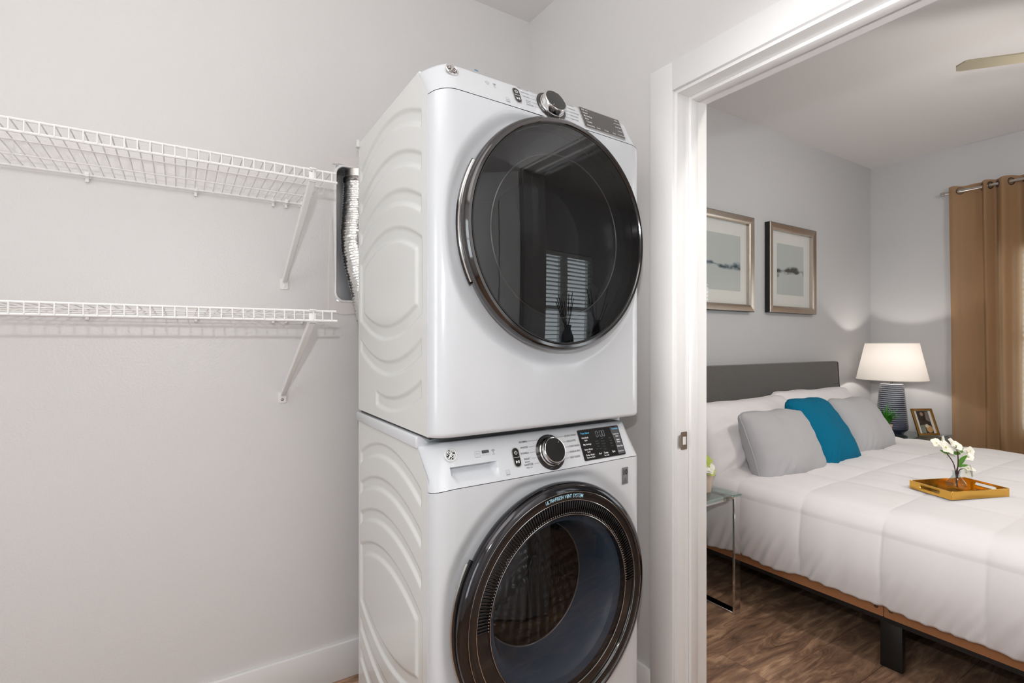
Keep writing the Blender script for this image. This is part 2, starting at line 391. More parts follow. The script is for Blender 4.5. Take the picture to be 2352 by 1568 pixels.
# the laundry door itself stands open, past the right edge of the frame
door = struct(MB().box(0, -.035, 0.012, 0.80, 0, 2.04, 0.003).box(.11, -.039, .25, .69, -.034, .95, .004).box(.11, -.039, 1.08, .69, -.034, 1.90, .004).build('door_1', TRIM))
door.location = (XD - .02, DJ0 - .005, 0); door.rotation_euler = (0, 0, math.atan2(-0.70, -0.71))

# drywall compound patched round the dryer box
pp = MB()
def patch(pts, y):
    vs = [pp.bm.verts.new((x + rnd.uniform(-.003, .003), y, z + rnd.uniform(-.003, .003))) for x, z in pts]; f = pp.bm.faces.new(vs)
    ret = bmesh.ops.extrude_face_region(pp.bm, geom=[f])
    for v in [g for g in ret['geom'] if isinstance(g, bmesh.types.BMVert)]: v.co.y -= .0025
patch([(.478, 1.905), (.50, 1.912), (.56, 1.908), (.62, 1.914), (.74, 1.91), (.74, 1.945), (.66, 1.936), (.58, 1.944), (.52, 1.937), (.482, 1.941)], YW - .0005)
patch([(.462, 1.36), (.52, 1.352), (.60, 1.362), (.74, 1.355), (.74, 1.392), (.49, 1.395), (.478, 1.47), (.476, 1.70), (.466, 1.70), (.463, 1.5)], YW - .0005)
pp.build('plaster_patch', PLASTER, wall_back)

# ------------------------------------------------------------------ stacked laundry machines
MO = Vector((0.495, 1.14)); MA, MBb = radians(2.4), radians(1.2)
MX = Matrix(((cos(MA), sin(MBb), 0, MO.x), (sin(MA), cos(MBb), 0, MO.y), (0, 0, 1, 0), (0, 0, 0, 1)))
W, DEP, PM = 0.71, 0.605, 0.46
def base_y(x):
    x = max(0.0, min(W, x)); d = min(x, W - x); r = 0.062
    e = 0.0 if d >= r else (1 - d / r)
    return -0.045 * (max(0.0, 1 - e ** 2.3)) ** (1 / 2.3) - 0.004 * (1 - ((x - W / 2) / (W / 2)) ** 2)
XS = []
for k in range(15): XS.append(0.062 * (1 - cos(pi / 2 * k / 14)))
nmid = 150
XS += [0.062 + (W - 0.124) * k / nmid for k in range(1, nmid)] + [W - v for v in reversed(XS[:15])]
def sheet(mb, f, us, vs):
    g = [[mb.bm.verts.new(f(u, v)) for v in vs] for u in us]
    for i in range(len(us) - 1):
        for j in range(len(vs) - 1): mb.bm.faces.new((g[i][j], g[i + 1][j], g[i + 1][j + 1], g[i][j + 1]))
    return mb
def lin(a, b, n): return [a + (b - a) * k / n for k in range(n + 1)]

def machine(t, z_bot, z_seam, z_side, z_chamf, emb, dc, dr, lid_z, lid_x, drawer=None, hl=0.108):
    X = MX
    # front panel with the dished ring round the door
    def fp(x, z):
        y = base_y(x)
        r = math.hypot(x - dc[0], z - dc[1])
        y += 0.012 * (1 - sstep(r, dr + .004, dr + .045)) * sstep(min(x, W - x), 0.0, .05) * (1 - .9 * sstep(z, z_seam - .030, z_seam - .004))
        d = z - z_bot
        if d < .012: y += .010 * (1 - sqrt(max(0, 1 - (1 - d / .012) ** 2)))
        return Vector((x, y, z - (.010 * max(0, 1 - min(x, W - x) / .06) ** 2 if z > z_seam - .03 else 0) * sstep(z, z_seam - .03, z_seam)))
    zs = [z_bot + v for v in (0, .001, .003, .006, .009, .012)] + lin(z_bot + .012, z_seam - .0008, 150)[1:]
    fm = sheet(MB(), fp, XS, zs)
    hole = [f for f in fm.bm.faces if math.hypot(f.calc_center_median().x - dc[0], f.calc_center_median().z - dc[1]) < dr - .030]
    bmesh.ops.delete(fm.bm, geom=hole, context='FACES')      # the door opening
    fm.build('front_panel', WHITE, t, xf=X, fix=False, angle=60)
    # control panel: leans back, wraps round the corners
    top = z_seam + hl; rr = 0.020
    def cp(x, v):
        d = min(x, W - x); m = PM + .30 * (1 - sstep(d, 0, .06)); z0 = z_seam + .0008 - .010 * max(0, 1 - d / .06) ** 2
        zt = top - .012 * max(0, 1 - d / .06) ** 2
        hs = zt - rr - z0
        if v <= 1: z = z0 + hs * v; y = base_y(x) + m * (z - z0)
        elif v <= 2:
            a = (v - 1) * (pi / 2 - math.atan(m)) ; a0 = math.atan(m)
            y0 = base_y(x) + m * hs; z1 = z0 + hs
            # arc tangent to the slope
            cx = y0 + rr * cos(a0); cz = z1 - rr * sin(a0)
            y = cx - rr * cos(a0 + a); z = cz + rr * sin(a0 + a)
        else:
            p = cp(x, 2.0); y = p.y + (v - 2) * (.11 - p.y); z = p.z - .001 * (v - 2)
        xx = x
        if drawer and v < 1:
            x0, x1, zb, zt2 = drawer
            inx = sstep(x, x0 - .002 + .012 * (1 - min(1, max(0, (z - zb) / .02))), x0 + .008 + .012 * (1 - min(1, max(0, (z - zb) / .02)))) * (1 - sstep(x, x1 - .006 - .010 * (1 - min(1, max(0, (z - zb) / .02))), x1 + .004))
            y += inx * .026 * sstep(z, zb - .004, zt2 - .004) * (1 - sstep(z, zt2 - .0005, zt2 + .002))
        return Vector((xx, y, z))
    vs = lin(0, 1, 64) + [1 + k / 7 for k in range(1, 8)] + [2.4, 3.0]
    panel = sheet(MB(), cp, XS, vs).build('control_panel', PLASTW if False else WHITE, t, xf=X, fix=False, angle=60)
    # pressed side panel
    def sp(u, z):
        l0 = 0.0 if z < z_chamf else .062 * (z - z_chamf) / (z_side - z_chamf)
        y = l0 + (DEP - l0) * u
        d = emb(y, z)
        return Vector((.0055 * d, y, z))
    sheet(MB(), sp, lin(0, 1, 150), sorted(set(lin(z_bot, z_chamf, 190) + lin(z_chamf, z_side, 16)))).build('side_panel', SIDEW, t, xf=X, fix=False, angle=70)
    sheet(MB(), lambda u, z: Vector((W, (0.0 if z < z_chamf else .062 * (z - z_chamf) / (z_side - z_chamf)) + (DEP - .03) * u, z)), [0, 1], [z_bot, z_chamf, z_side]).build('side_panel', SIDEW, t, xf=X)
    # thin folded edge of the side panel along the front corner
    MB().box(-.0012, -.0015, z_bot, .0012, .0015, z_chamf).build('corner_seam', WHITE, t, xf=X)
    # inner carcass (shows only as the dark line of the seams), back panel, top plate
    MB().box(.008, .022, z_seam - .022, W - .008, .05, z_seam + .006).build('inner_rail', DARKGAP, t, xf=X, smooth=False)
    MB().box(.006, .05, z_bot + .002, W - .006, DEP - .012, z_bot + .012).build('bottom_plate', DARKGAP, t, xf=X, smooth=False)
    MB().box(.002, DEP - .012, z_bot + .01, W - .002, DEP + .004, z_side).build('back_panel', GALV, t, xf=X, smooth=False)
    MB().box(lid_x, .062, z_side - .001, W - lid_x, DEP + .008, lid_z, .006, 3).build('top_plate', WHITE, t, xf=X)
    return panel

def arcz(c, y, k=0.062): return c - k * ((y - .311) / .265) ** 2
def emb_fn(tops, inner_top, inner_bot, bots, last_short=False):
    e = .009
    def f(y, z):
        best = 0.0
        def ins(d): return sstep(d, 0, e)
        for (u, l) in tops:
            d = min(arcz(u, y) - z, z - arcz(l, y), y - .040, .583 - y); best = max(best, ins(d))
        do = min(arcz(tops_last, y) - z, z - (2 * cmid - arcz(tops_last, y)), y - .036, .586 - y)
        di = min(arcz(inner_top, y) - z, z - (2 * cmid - arcz(inner_top, y)), y - .082, .535 - y)
        best = max(best, min(ins(do), 1 - ins(di + e)))
        for i, (u, l) in enumerate(bots):
            hi = .41 if (last_short and i == len(bots) - 1) else .583
            d = min((2 * cmid - arcz(2 * cmid - u, y)) - z, z - (2 * cmid - arcz(2 * cmid - l, y)), y - .040, hi - y); best = max(best, ins(d))
        return best
    cmid = (inner_top + inner_bot) / 2; tops_last = inner_top + .046
    return f

# ---- dryer
DRYER = thing('clothes_dryer', 'white front-loading dryer with plain smoked glass door, stacked on top of the washer', 'clothes dryer', MX @ Vector((.355, .30, 1.022)))
DC, DR = (.360, .36), .305
DZ0 = 1.024; dseam = 1.845
demb = emb_fn([(1.985 - .103, 1.985 - .147), (1.777, 1.733), (1.674, 1.630)], 1.528, 1.300, [(1.197, 1.153), (1.095, 1.050)], True)
dcen = (.360, 1.531)
dpanel = machine(DRYER, DZ0, dseam, 1.915, 1.840, demb, dcen, .305, 1.921, .003, None, .0885)
# ---- washer
WASHER = thing('washing_machine', 'white front-loading washer with ribbed vent ring round its door, standing under the dryer', 'washing machine', MX @ Vector((.355, .30, 0.0)))
wseam = 0.904; wcen = (.354, .566)
wemb = emb_fn([(.953, .909), (.851, .809), (.751, .709)], .601, .370, [(.275, .232), (.175, .130)])
wpanel = machine(WASHER, 0.03, wseam, 0.986, 0.925, wemb, wcen, .3126, 1.017, -.006, (.050, .176, .914, .948), .110)
for x, y in ((.05, .06), (.66, .06), (.05, .55), (.66, .55)):
    MB().lathe([(0, 0), (.022, 0), (.022, .012), (.012, .014), (.012, .034), (0, .034)], Matrix.Translation((x, y, 0)), 16).build('foot', BLACKM, WASHER, xf=MX)
# stacking spacer between the two, set back from the edges
MB().box(.007, .006, 1.0165, W - .007, DEP - .01, 1.026).build('base_plate', BLACKM, DRYER, xf=MX, smooth=False)
MB().box(.30, .012, 1.0130, .40, .07, 1.0165, .001, 1).build('stacking_bracket', GALV, DRYER, xf=MX)

def doorframe(c): return frame_m((c[0], 0, c[1]), (1, 0, 0), (0, 0, 1))
# dryer door
M = doorframe(dcen)
ddoor = MB().lathe([(.286, .052), (.300, .050), (.3045, .060), (.3055, .074), (.3025, .086), (.296, .0925), (.289, .0925), (.2862, .0895), (.286, .052)], M, 160).build('door', RIM, DRYER, xf=MX)
MB().lathe([(.2862, .086), (.2862, .0905), (.2825, .0905), (.2825, .086)], M, 160).build('door_gasket', BLACKM, ddoor, xf=MX)
MB().lathe([(.2828, .089)] + [(.2828 * (1 - k / 14), .0895 + .0045 * (1 - (1 - k / 14) ** 2)) for k in range(15)], M, 120).build('door_glass', SMOKE, ddoor, xf=MX, fix=False)
MB().lathe([(.284, .060), (.215, .058), (.208, .050), (.172, -.055), (.160, -.062), (0, -.066)], M, 96).build('inner_bowl', mat('grey_inner_bowl', (.022, .024, .028, 1), .2, coat=.5), ddoor, xf=MX, fix=False)
MB().lathe([(.2145, .0596), (.2165, .0612), (.2185, .0596)], M, 96).build('bowl_ring', SATIN, ddoor, xf=MX)
hb = MB(); hb.lathe([(.296, .050), (.3025, .0505), (.3070, .054), (.3078, .0580), (.305, .060), (.300, .060)], M, 60, radians(150), radians(207)); hb.build('door_handle', CHROME, ddoor, xf=MX)
hb = MB(); hb.lathe([(.300, .0455), (.3080, .0465), (.3092, .0500), (.306, .052), (.300, .0505)], M, 60, radians(149), radians(208)); hb.build('handle_lip', BLACKG, ddoor, xf=MX)
# washer door
M = doorframe(wcen)
wdoor = MB().lathe([(.296, .052), (.306, .050), (.3115, .060), (.3126, .074), (.3105, .084), (.303, .0915), (.2935, .0935), (.2925, .0925), (.2925, .052)], M, 180).build('door', RIMW, WASHER, xf=MX)
MB().lathe([(.2922, .060), (.2922, .0915), (.2895, .0925), (.2875, .0905), (.2700, .0905), (.2685, .0895), (.2665, .0850), (.2320, .0850), (.2305, .0890), (.2280, .0890), (.2275, .060)], M, 180).build('vent_ring', BLACKG, wdoor, xf=MX)
for r, h in ((.2680, .0905), (.2303, .0895), (.2905, .0925)):
    MB().tube([M @ Vector((r * cos(a), r * sin(a), h)) for a in [2 * pi * k / 180 for k in range(180)]], .00075 if r < .28 else .0005, 6, closed=True).build('chrome_ring', CHROME, wdoor, xf=MX)
NR = 104
ribs0 = None
for k in range(NR):
    a = radians(-0.5 + 180 * k / (NR - 1))
    R = M @ Matrix.Rotation(a, 4, 'Z')
    mb = MB().box(.2335, -.0021, .0845, .2655, .0021, .0890, .0012, 2, M=R)
    rb = mb.build('vent_rib', RIMW, wdoor, xf=MX)
    d = MB().lathe([(0, .0019), (.0012, .0014), (.0018, 0)], R @ Matrix.Translation((.2345, 0, .0886)), 8).build('rib_stud', CHROME, wdoor, xf=MX)
MB().lathe([(.2285, .087)] + [(.2285 * (1 - k / 14), .0880 + .006 * (1 - (1 - k / 14) ** 2)) for k in range(15)], M, 120).build('door_glass', SMOKEW, wdoor, xf=MX, fix=False)
def wav(r, h): return (r, h)
MB().lathe([(.229, .072), (.208, .066), (.196, .046), (.1885, .010), (.182, -.03), (.174, -.055)], M, 96).build('door_bowl', BOOT, wdoor, xf=MX, fix=False)
MB().tube([M @ Vector((.1745 * cos(a), .1745 * sin(a), -.055)) for a in [2 * pi * k / 96 for k in range(96)]], .003, 6, closed=True).build('boot_ring', SATIN, wdoor, xf=MX)
dm = MB()
def drumf(u, v):
    a = 2 * pi * u; h = -.056 - .30 * v
    r = .185 + .04 * sstep(v, 0, .15) + .004 * sin(a * 36) * sin(v * 40) * sstep(v, .1, .3)
    paddle = max(0, cos(a * 1.5 + .6)) ** 40 * .03 * sstep(v, .1, .25)
    return M @ Vector(((r - paddle) * cos(a), (r - paddle) * sin(a), h))
dm.grid(drumf, 216, 44, wrapu=True)
dm.lathe([(.222, -.356), (.16, -.345), (.11, -.352), (.05, -.340), (0, -.340)], M, 72)
dm.build('drum', DRUM, WASHER, xf=MX, fix=False)
hb = MB(); hb.lathe([(.300, .050), (.3105, .0505), (.3165, .0535), (.3172, .0575), (.313, .060), (.306, .060)], M, 60, radians(148), radians(212)); hb.build('door_handle', BLACKG, wdoor, xf=MX)
hb = MB(); hb.lathe([(.306, .0465), (.3170, .0475), (.3188, .0515), (.315, .054)], M, 60, radians(150), radians(210)); hb.build('handle_lip', SATIN, wdoor, xf=MX)
# arc lettering on the vent ring
def arc_text(s, r, h, a0, a1, size, parent, mt, Mf):
    bm = bmesh.new(); wd = {'I': .45, ' ': .55, 'M': 1.15, 'V': 1.0, 'W': 1.3}
    ws = [wd.get(c, .95) for c in s]; tot = sum(ws); acc = 0
    for c, w in zip(s, ws):
        a = a0 + (a1 - a0) * (acc + w / 2) / tot; acc += w
        if c == ' ': continue
        cu = bpy.data.curves.new('t', 'FONT'); cu.body = c; cu.size = size; cu.align_x = 'CENTER'; cu.align_y = 'CENTER'; cu.offset = .0001
        o = bpy.data.objects.new('t', cu); COL.objects.link(o)
        me = bpy.data.meshes.new_from_object(o.evaluated_get(bpy.context.evaluated_depsgraph_get())); bpy.data.objects.remove(o); bpy.data.curves.remove(cu)
        me.transform(Mf @ Matrix.Rotation(a - pi / 2, 4, 'Z') @ Matrix.Translation((0, r, h)) @ Matrix.Diagonal((.78, 1, 1, 1)))
        bm.from_mesh(me); bpy.data.meshes.remove(me)
    me = bpy.data.meshes.new('arc_lettering'); bm.to_mesh(me); bm.free(); me.transform(MX); me.transform(WM[parent.name].inverted()); me.materials.append(mt)
    return link('arc_lettering', me, parent)
arc_text('ULTRAFRESH VENT SYSTEM', .2790, .0911, radians(103), radians(76.5), .0135, wdoor, mat('ice_blue_ink', srgb(180, 226, 244), .5, emit=(.5, .8, .95), estr=.12), M)

# ---- control panels
def pframe(x, z, zs, lift=0.0):
    y = base_y(x) + PM * (z - zs - .0010); ey = Vector((0, PM, 1)).normalized(); nrm = Vector((1, 0, 0)).cross(ey)
    p = Vector((x, y, z)) + nrm * (lift + .0003)
    return frame_m(p, (1, 0, 0), ey)
def stroke(pts, Mf, r, h, closed=False, n=6): return [Mf @ Vector((x, y, h)) for x, y in pts]
def controls(t, zs, logo_z, L, R, left_x, screen_rows, tone, washer):
    k = 1.0 if washer else .875
    # round badge with a script monogram
    Mf = pframe(.055, zs + logo_z, zs, 0)
    badge = MB().lathe([(.0168, -.001), (.0168, .0016), (.0150, .0030), (.0128, .0022), (.0124, .0016), (0, .0016)], Mf, 48).build('logo_badge', CHROME if not washer else PLASTW, t, xf=MX)
    MB().lathe([(.0124, .0018), (0, .0018)], Mf, 48).build('badge_disc', mat('badge_black', srgb(20, 20, 20) if washer else srgb(66, 54, 50), .3), badge, xf=MX, fix=False)
    s = .0124
    mono = MB()
    G = [(-.12, .42), (-.28, .62), (-.50, .60), (-.58, .40), (-.44, .20), (-.20, .16), (.02, .30), (.06, .52), (-.04, .62)]
    G2 = [(.02, .30), (-.06, .02), (-.22, -.30), (-.40, -.58), (-.50, -.52), (-.42, -.28), (-.20, -.10), (.06, .02)]
    E1 = [(.50, .40), (.40, .56), (.22, .56), (.14, .40), (.24, .24), (.40, .20)]
    E2 = [(.40, .20), (.16, .12), (.04, -.16), (.12, -.44), (.36, -.52), (.60, -.38), (.66, -.12), (.50, .04), (.34, -.06), (.38, -.24)]
    def smoothp(P):
        out = []
        for i in range(len(P) - 1):
            p0 = P[max(0, i - 1)]; p1 = P[i]; p2 = P[i + 1]; p3 = P[min(len(P) - 1, i + 2)]
            for q in range(4):
                u = q / 4; out.append(tuple(.5 * (2 * p1[j] + (p2[j] - p0[j]) * u + (2 * p0[j] - 5 * p1[j] + 4 * p2[j] - p3[j]) * u * u + (3 * p1[j] - p0[j] - 3 * p2[j] + p3[j]) * u ** 3) for j in (0, 1)))
        return out + [P[-1]]
    for P in (G, G2, E1, E2): mono.tube([Mf @ Vector((x * s, y * s, .0021)) for x, y in smoothp(P)], .00095, 6)
    for q in range(4):     # the four hooked swirls along the rim
        a0 = q * pi / 2 + .5
        P = [((.88 - .0 * v) * cos(a0 + 1.15 * v), .88 * sin(a0 + 1.15 * v)) for v in [i / 8 for i in range(9)]] + [(.70 * cos(a0 + 1.12), .70 * sin(a0 + 1.12)), (.72 * cos(a0 + .95), .72 * sin(a0 + .95))]
        mono.tube([Mf @ Vector((x * s, y * s, .0021)) for x, y in P], .0007, 6)
    mono.build('badge_monogram', INKW if washer else CHROME, badge, xf=MX)
    # power / start pill
    bx = .240; bz = zs + .047 * k
    Mf = pframe(bx, bz, zs, 0) @ Matrix.Rotation(0, 4, 'Z')
    pill = MB().prism(round_rect(.0225, .051, .0108, 8), Mf, -.001, .0016).build('button_bezel', SATIN, t, xf=MX)
    MB().prism(round_rect(.0190, .0475, .0093, 8), Mf, 0, .0023).build('button_pad', BLACKG if washer else mat('grey_button_pad', srgb(58, 58, 58), .25), pill, xf=MX)
    ic = MB()
    ic.tube([Mf @ Vector((.0042 * sin(a), .0118 + .0042 * cos(a), .0025)) for a in [radians(40 + 280 * i / 16) for i in range(17)]], .0006, 5)
    ic.tube([Mf @ Vector((0, .0122, .0025)), Mf @ Vector((0, .0168, .0025))], .0006, 5)
    ic.box(-.008, -.0004, .0023, .008, .0004, .0026, M=Mf)
    ic.prism([(-.0050, -.0160), (-.0050, -.0080), (.0005, -.0120)], Mf, .0023, .0026)
    ic.box(.0018, -.0155, .0023, .0030, -.0085, .0026, M=Mf); ic.box(.0042, -.0155, .0023, .0054, -.0085, .0026, M=Mf)
    ic.build('button_icons', INKW, pill, xf=MX, smooth=False)
    # cycle dial
    dx, dz = .354, zs + .047 * k
    Mf = pframe(dx, dz, zs, 0)
    MB().lathe([(.0485, -.001), (.0485, .0015), (.0465, .0030), (.0405, .0022), (.0395, .0005)], Mf, 72).build('dial_ring', BLACKG, t, xf=MX)
    dial = MB().lathe([(.0395, 0), (.0402, .003), (.0392, .0065), (.0372, .0078), (.0366, .019), (.0360, .0235), (.0345, .0252), (.0325, .0246), (.0318, .0232)], Mf, 72).build('dial', CHROME, t, xf=MX, fix=False)
    MB().lathe([(.0320, .0236), (.0312, .0246), (.016, .0250), (0, .0251)], Mf, 72).build('dial_cap', mat('dial_cap_black', (.035, .035, .034, 1), .16, metal=.6, coat=.4), dial, xf=MX, fix=False)
    MB().box(-.0006, -.030, .0249, .0006, -.022, .0254, M=Mf @ Matrix.Rotation(radians(140 if washer else -35), 4, 'Z')).build('dial_pointer', CHROME, dial, xf=MX)
    # cycle names and leader lines
    lead = MB()
    n = len(L)
    zz = [zs + (.081 - .0138 * i) * k for i in range(5)]
    for i, w in enumerate(L):
        z = zz[i]; hw = sqrt(max(0, .0485 ** 2 - (z - dz) ** 2 * 1.2)); x1 = dx - hw - .002; tx = left_x[i]
        wd = w.split('|'); Mt = pframe(tx, z, zs, .0004)
        text(wd[0], .0068 if washer else .0055, Mt, tone, t, 'cycle_label', 'RIGHT', MX, bold=.00008)
        if len(wd) > 1: text(wd[1], .0052 if washer else .0042, pframe(tx - .004, z - .0068 * k, zs, .0004), tone, t, 'cycle_label', 'RIGHT', MX)
        ey = pframe(tx + .003, z, zs, .0004)
        lead.box(0, -.00025, 0, max(.002, x1 - tx - .004), .00025, .0001, M=ey)
    rx = (.4155, .4195, .4215, .4200, .4175)
    for i, w in enumerate(R):
        z = zz[i]; hw = sqrt(max(0, .0485 ** 2 - (z - dz) ** 2 * 1.2)); x0 = dx + hw + .002; tx = rx[i] + (.0 if washer else .002)
        text(w, .0068 if washer else .0055, pframe(tx, z, zs, .0004), tone, t, 'cycle_label', 'LEFT', MX, bold=.00008)
        lead.box(0, -.00025, 0, max(.002, tx - .002 - x0), .00025, .0001, M=pframe(x0, z, zs, .0004))
    lead.build('leader_lines', tone, t, xf=MX, smooth=False)
    # display
    sx, sz = .549, zs + .0505 * k
    Mf = pframe(sx, sz, zs, 0); sw, sh = .166, .089 * k
    scr = MB().prism(round_rect(sw, sh, .004, 5), Mf, -.002, .0022).build('display_bezel', RIM if washer else SATIN, t, xf=MX)
    MB().prism(round_rect(sw - .005, sh - .005, .003, 5), Mf, 0, .0026).build('display_glass', BLACKG if washer else mat('grey_display_glass', srgb(62, 58, 56), .14, coat=.5), scr, xf=MX)
    if washer:
        MB().prism([(.046, .0412), (.0800, .0412), (.0800, -.0412), (.053, -.0412), (.053, -.004)], Mf, .0024, .0028).build('display_strip', mat('grey_display_strip', srgb(84, 84, 88), .2, coat=.4), scr, xf=MX)
    for (s, px, py, sz2, mt, al) in screen_rows:
        text(s, sz2, Mf @ Matrix.Translation((px, py * k, .0031)), mt, scr, 'display_lettering', al, MX, bold=.00006)
    return scr
wl = [('AutoSoak', -.074, .020, .0066, INKW, 'LEFT'), ('Light', -.066, .0125, .006, INKW, 'LEFT'), ('My Settings', -.074, .0005, .0066, INKW, 'LEFT'), ('Extra Rinse', -.074, -.014, .0066, INKW, 'LEFT'), ('Lock', -.066, -.021, .006, INKW, 'LEFT'),
      ('Delay Wash', -.074, -.030, .0066, INKW, 'LEFT'), ('Remote Start', -.073, -.037, .0056, INKW, 'LEFT'), ('Time Saver', -.074, .033, .0075, INKB, 'LEFT'),
      ('Soil', -.019, -.031, .0070, INKW, 'CENTER'), ('Temp', .004, -.031, .0075, INKW, 'CENTER'), ('Tap Cold', .004, -.0385, .005, INKW, 'CENTER'), ('Spin', .036, -.031, .0075, INKW, 'CENTER'),
      ('UltraFresh', .066, .035, .0058, INKB, 'CENTER'), ('Tumble Care', .064, .019, .0046, INKW, 'CENTER'), ('Extra', .067, .012, .0056, INKW, 'CENTER'), ('Steam', .067, .0015, .0058, INKW, 'CENTER'), ('Rinse', .067, -.005, .0056, INKW, 'CENTER'), ('Delay Dry', .068, -.018, .0058, INKW, 'CENTER'), ('Control Lock', .0665, -.033, .0044, INKW, 'CENTER')]
for i, s in enumerate(('Heavy', 'Normal', 'Light', 'Extra Light')):
    wl.append((s, -.019, .006 - .0075 * i, .0050, INKT, 'CENTER'))
for i, s in enumerate(('Hot', 'Warm', 'Colors', 'Cool', 'Cold')): wl.append((s, .004, .012 - .0080 * i, .0056, INKT, 'CENTER'))
for i, s in enumerate(('Max', 'High', 'Med', 'Low')): wl.append((s, .036, .010 - .0080 * i, .0056, INKT, 'CENTER'))
scr = controls(WASHER, wseam, .0735, ('NORMAL', 'WHITES', 'TOWELS', 'BULKY|Bedding', 'SANITIZE|With Oxi'), ('QUICK WASH', 'DELICATES', 'COLD WASH', 'RINSE & SPIN', 'SELF CLEAN'), (.2860, .2830, .2820, .2835, .2880), wl, INK, True)
# seven-segment read-out 0:00 (unlit outlines)
Mf = pframe(.549, wseam + .0505, wseam, 0)
seg = MB()
def digit(cx, cy, w, h):
    for a, b in (((-1, 1), (1, 1)), ((-1, 1), (-1, 0)), ((1, 1), (1, 0)), ((-1, 0), (-1, -1)), ((1, 0), (1, -1)), ((-1, -1), (1, -1))):
        p = Vector((cx + a[0] * w / 2, cy + a[1] * h / 2, .0031)); q = Vector((cx + b[0] * w / 2, cy + b[1] * h / 2, .0031)); d = (q - p) * .08
        seg.tube([Mf @ (p + d), Mf @ (q - d)], .0006, 4)
digit(-.012, .026, .0075, .0165); digit(.004, .026, .0075, .0165); digit(.0145, .026, .0075, .0165)
for dz in (-.004, .004): seg.box(-.0052, .026 + dz - .0007, .003, -.0038, .026 + dz + .0007, .0033, M=Mf)
seg.build('clock_segments', mat('display_grey', srgb(150, 158, 162), .4), scr, xf=MX, smooth=False)
dl = [('Eco', -.074, .033, .007, INKW, 'LEFT'), ('Dry', -.060, .033, .006, INKW, 'LEFT'), ('Sensor', -.073, .020, .007, INKW, 'LEFT'), ('My Settings', -.073, .007, .007, INKW, 'LEFT'), ('Extra', -.072, -.006, .007, INKW, 'LEFT'), ('Tumble', -.070, -.018, .007, INKW, 'LEFT'), ('Delay Dry', -.072, -.034, .007, INKW, 'LEFT'),
      ('Level', -.028, -.034, .0066, INKW, 'CENTER'), ('Temp', .004, -.034, .0066, INKW, 'CENTER'), ('Time', .036, -.034, .0066, INKW, 'CENTER'), ('Steam', .066, .033, .006, INKW, 'CENTER'), ('Reduce Static', .066, .018, .0052, INKW, 'CENTER'), ('Damp Alert', .066, .002, .0054, INKW, 'CENTER'), ('Volume', .067, -.015, .0058, INKW, 'CENTER'), ('Control Lock', .066, -.033, .0052, INKW, 'CENTER')]
controls(DRYER, dseam, .056, ('MIXED LOADS', 'COTTONS', 'TOWELS', 'BULKY|Bedding', 'SANITIZE'), ('QUICK DRY', 'DELICATES', 'ACTIVEWEAR', 'PERM PRESS', 'TIMED DRY'), (.2860, .2830, .2820, .2835, .2880), dl, mat('grey_ink', srgb(120, 120, 122), .5), False)
# small feature icons
def icons(t, zs, x, z, washer):
    g = MB(); Mf = pframe(x, z, zs, .0004)
    if washer:
        for k in range(4):
            a = round_rect(.017, .017, .003, 4)
        g.tube([Mf @ Vector((px, py, 0)) for px, py in round_rect(.015, .015, .003, 4)], .0003, 4, closed=True)
        g.build('feature_icon', INKL, t, xf=MX, smooth=False)
        text('4.6', .0075, Mf @ Matrix.Translation((0, .0015, 0)), INKL, t, 'feature_label', 'CENTER', MX)
        text('CU FT', .0032, Mf @ Matrix.Translation((0, -.0045, 0)), INKL, t, 'feature_label', 'CENTER', MX)
        g = MB(); M2 = Mf @ Matrix.Translation((.024, 0, 0)); g.prism(round_rect(.021, .0075, .001, 3), M2 @ Matrix.Translation((0, .004, 0)), 0, .0002); g.build('feature_icon', INK, t, xf=MX, smooth=False)
        text('AUTO STEAM', .0042, M2 @ Matrix.Translation((0, -.004, 0)), INKL, t, 'feature_label', 'CENTER', MX)
        M3 = Mf @ Matrix.Translation((.047, 0, 0)); tone = INK
    else:
        M2 = Mf; g.tube([M2 @ Vector((.006 * cos(a), .003 * sin(a) + .003, 0)) for a in [2 * pi * i / 16 for i in range(16)]], .0003, 4, closed=True)
        g.tube([M2 @ Vector((-.003, -.003, 0)), M2 @ Vector((.005, -.003, 0))], .0003, 4); g.build('feature_icon', INKL, t, xf=MX, smooth=False)
        M3 = Mf @ Matrix.Translation((.022, 0, 0)); tone = INKL
    w = MB()
    for r in (.0028, .0052, .0076): w.tube([M3 @ Vector((r * sin(a), r * cos(a) - .001, 0)) for a in [radians(-42 + 84 * i / 8) for i in range(9)]], .00045, 4)
    w.lathe([(0, .0002), (.001, .0002)], M3 @ Matrix.Translation((0, -.001, 0)), 8)
    w.build('wifi_icon', tone, t, xf=MX, smooth=False)
    text('WiFi', .0042, M3 @ Matrix.Translation((0, -.0055, 0)), tone, t, 'feature_label', 'CENTER', MX)
    e = MB(); Me = pframe(.205, zs + .016, zs, .0004)
    e.tube([Me @ Vector((px, py, 0)) for px, py in ((-.0055, -.0065), (.0055, -.0065), (.0055, .0065), (-.0055, .0065))], .00028, 4, closed=True)
    e.box(-.0055, -.0065, 0, .0055, -.0035, .0002, M=Me); e.tube([Me @ Vector(p) for p in ((-.004, -.001, 0), (0, .001, 0), (.004, .003, 0))], .0003, 4)
    e.build('energy_icon', INKL, t, xf=MX, smooth=False)
icons(WASHER, wseam, .128, wseam + .067, True)
icons(DRYER, dseam, .152, dseam + .050, False)
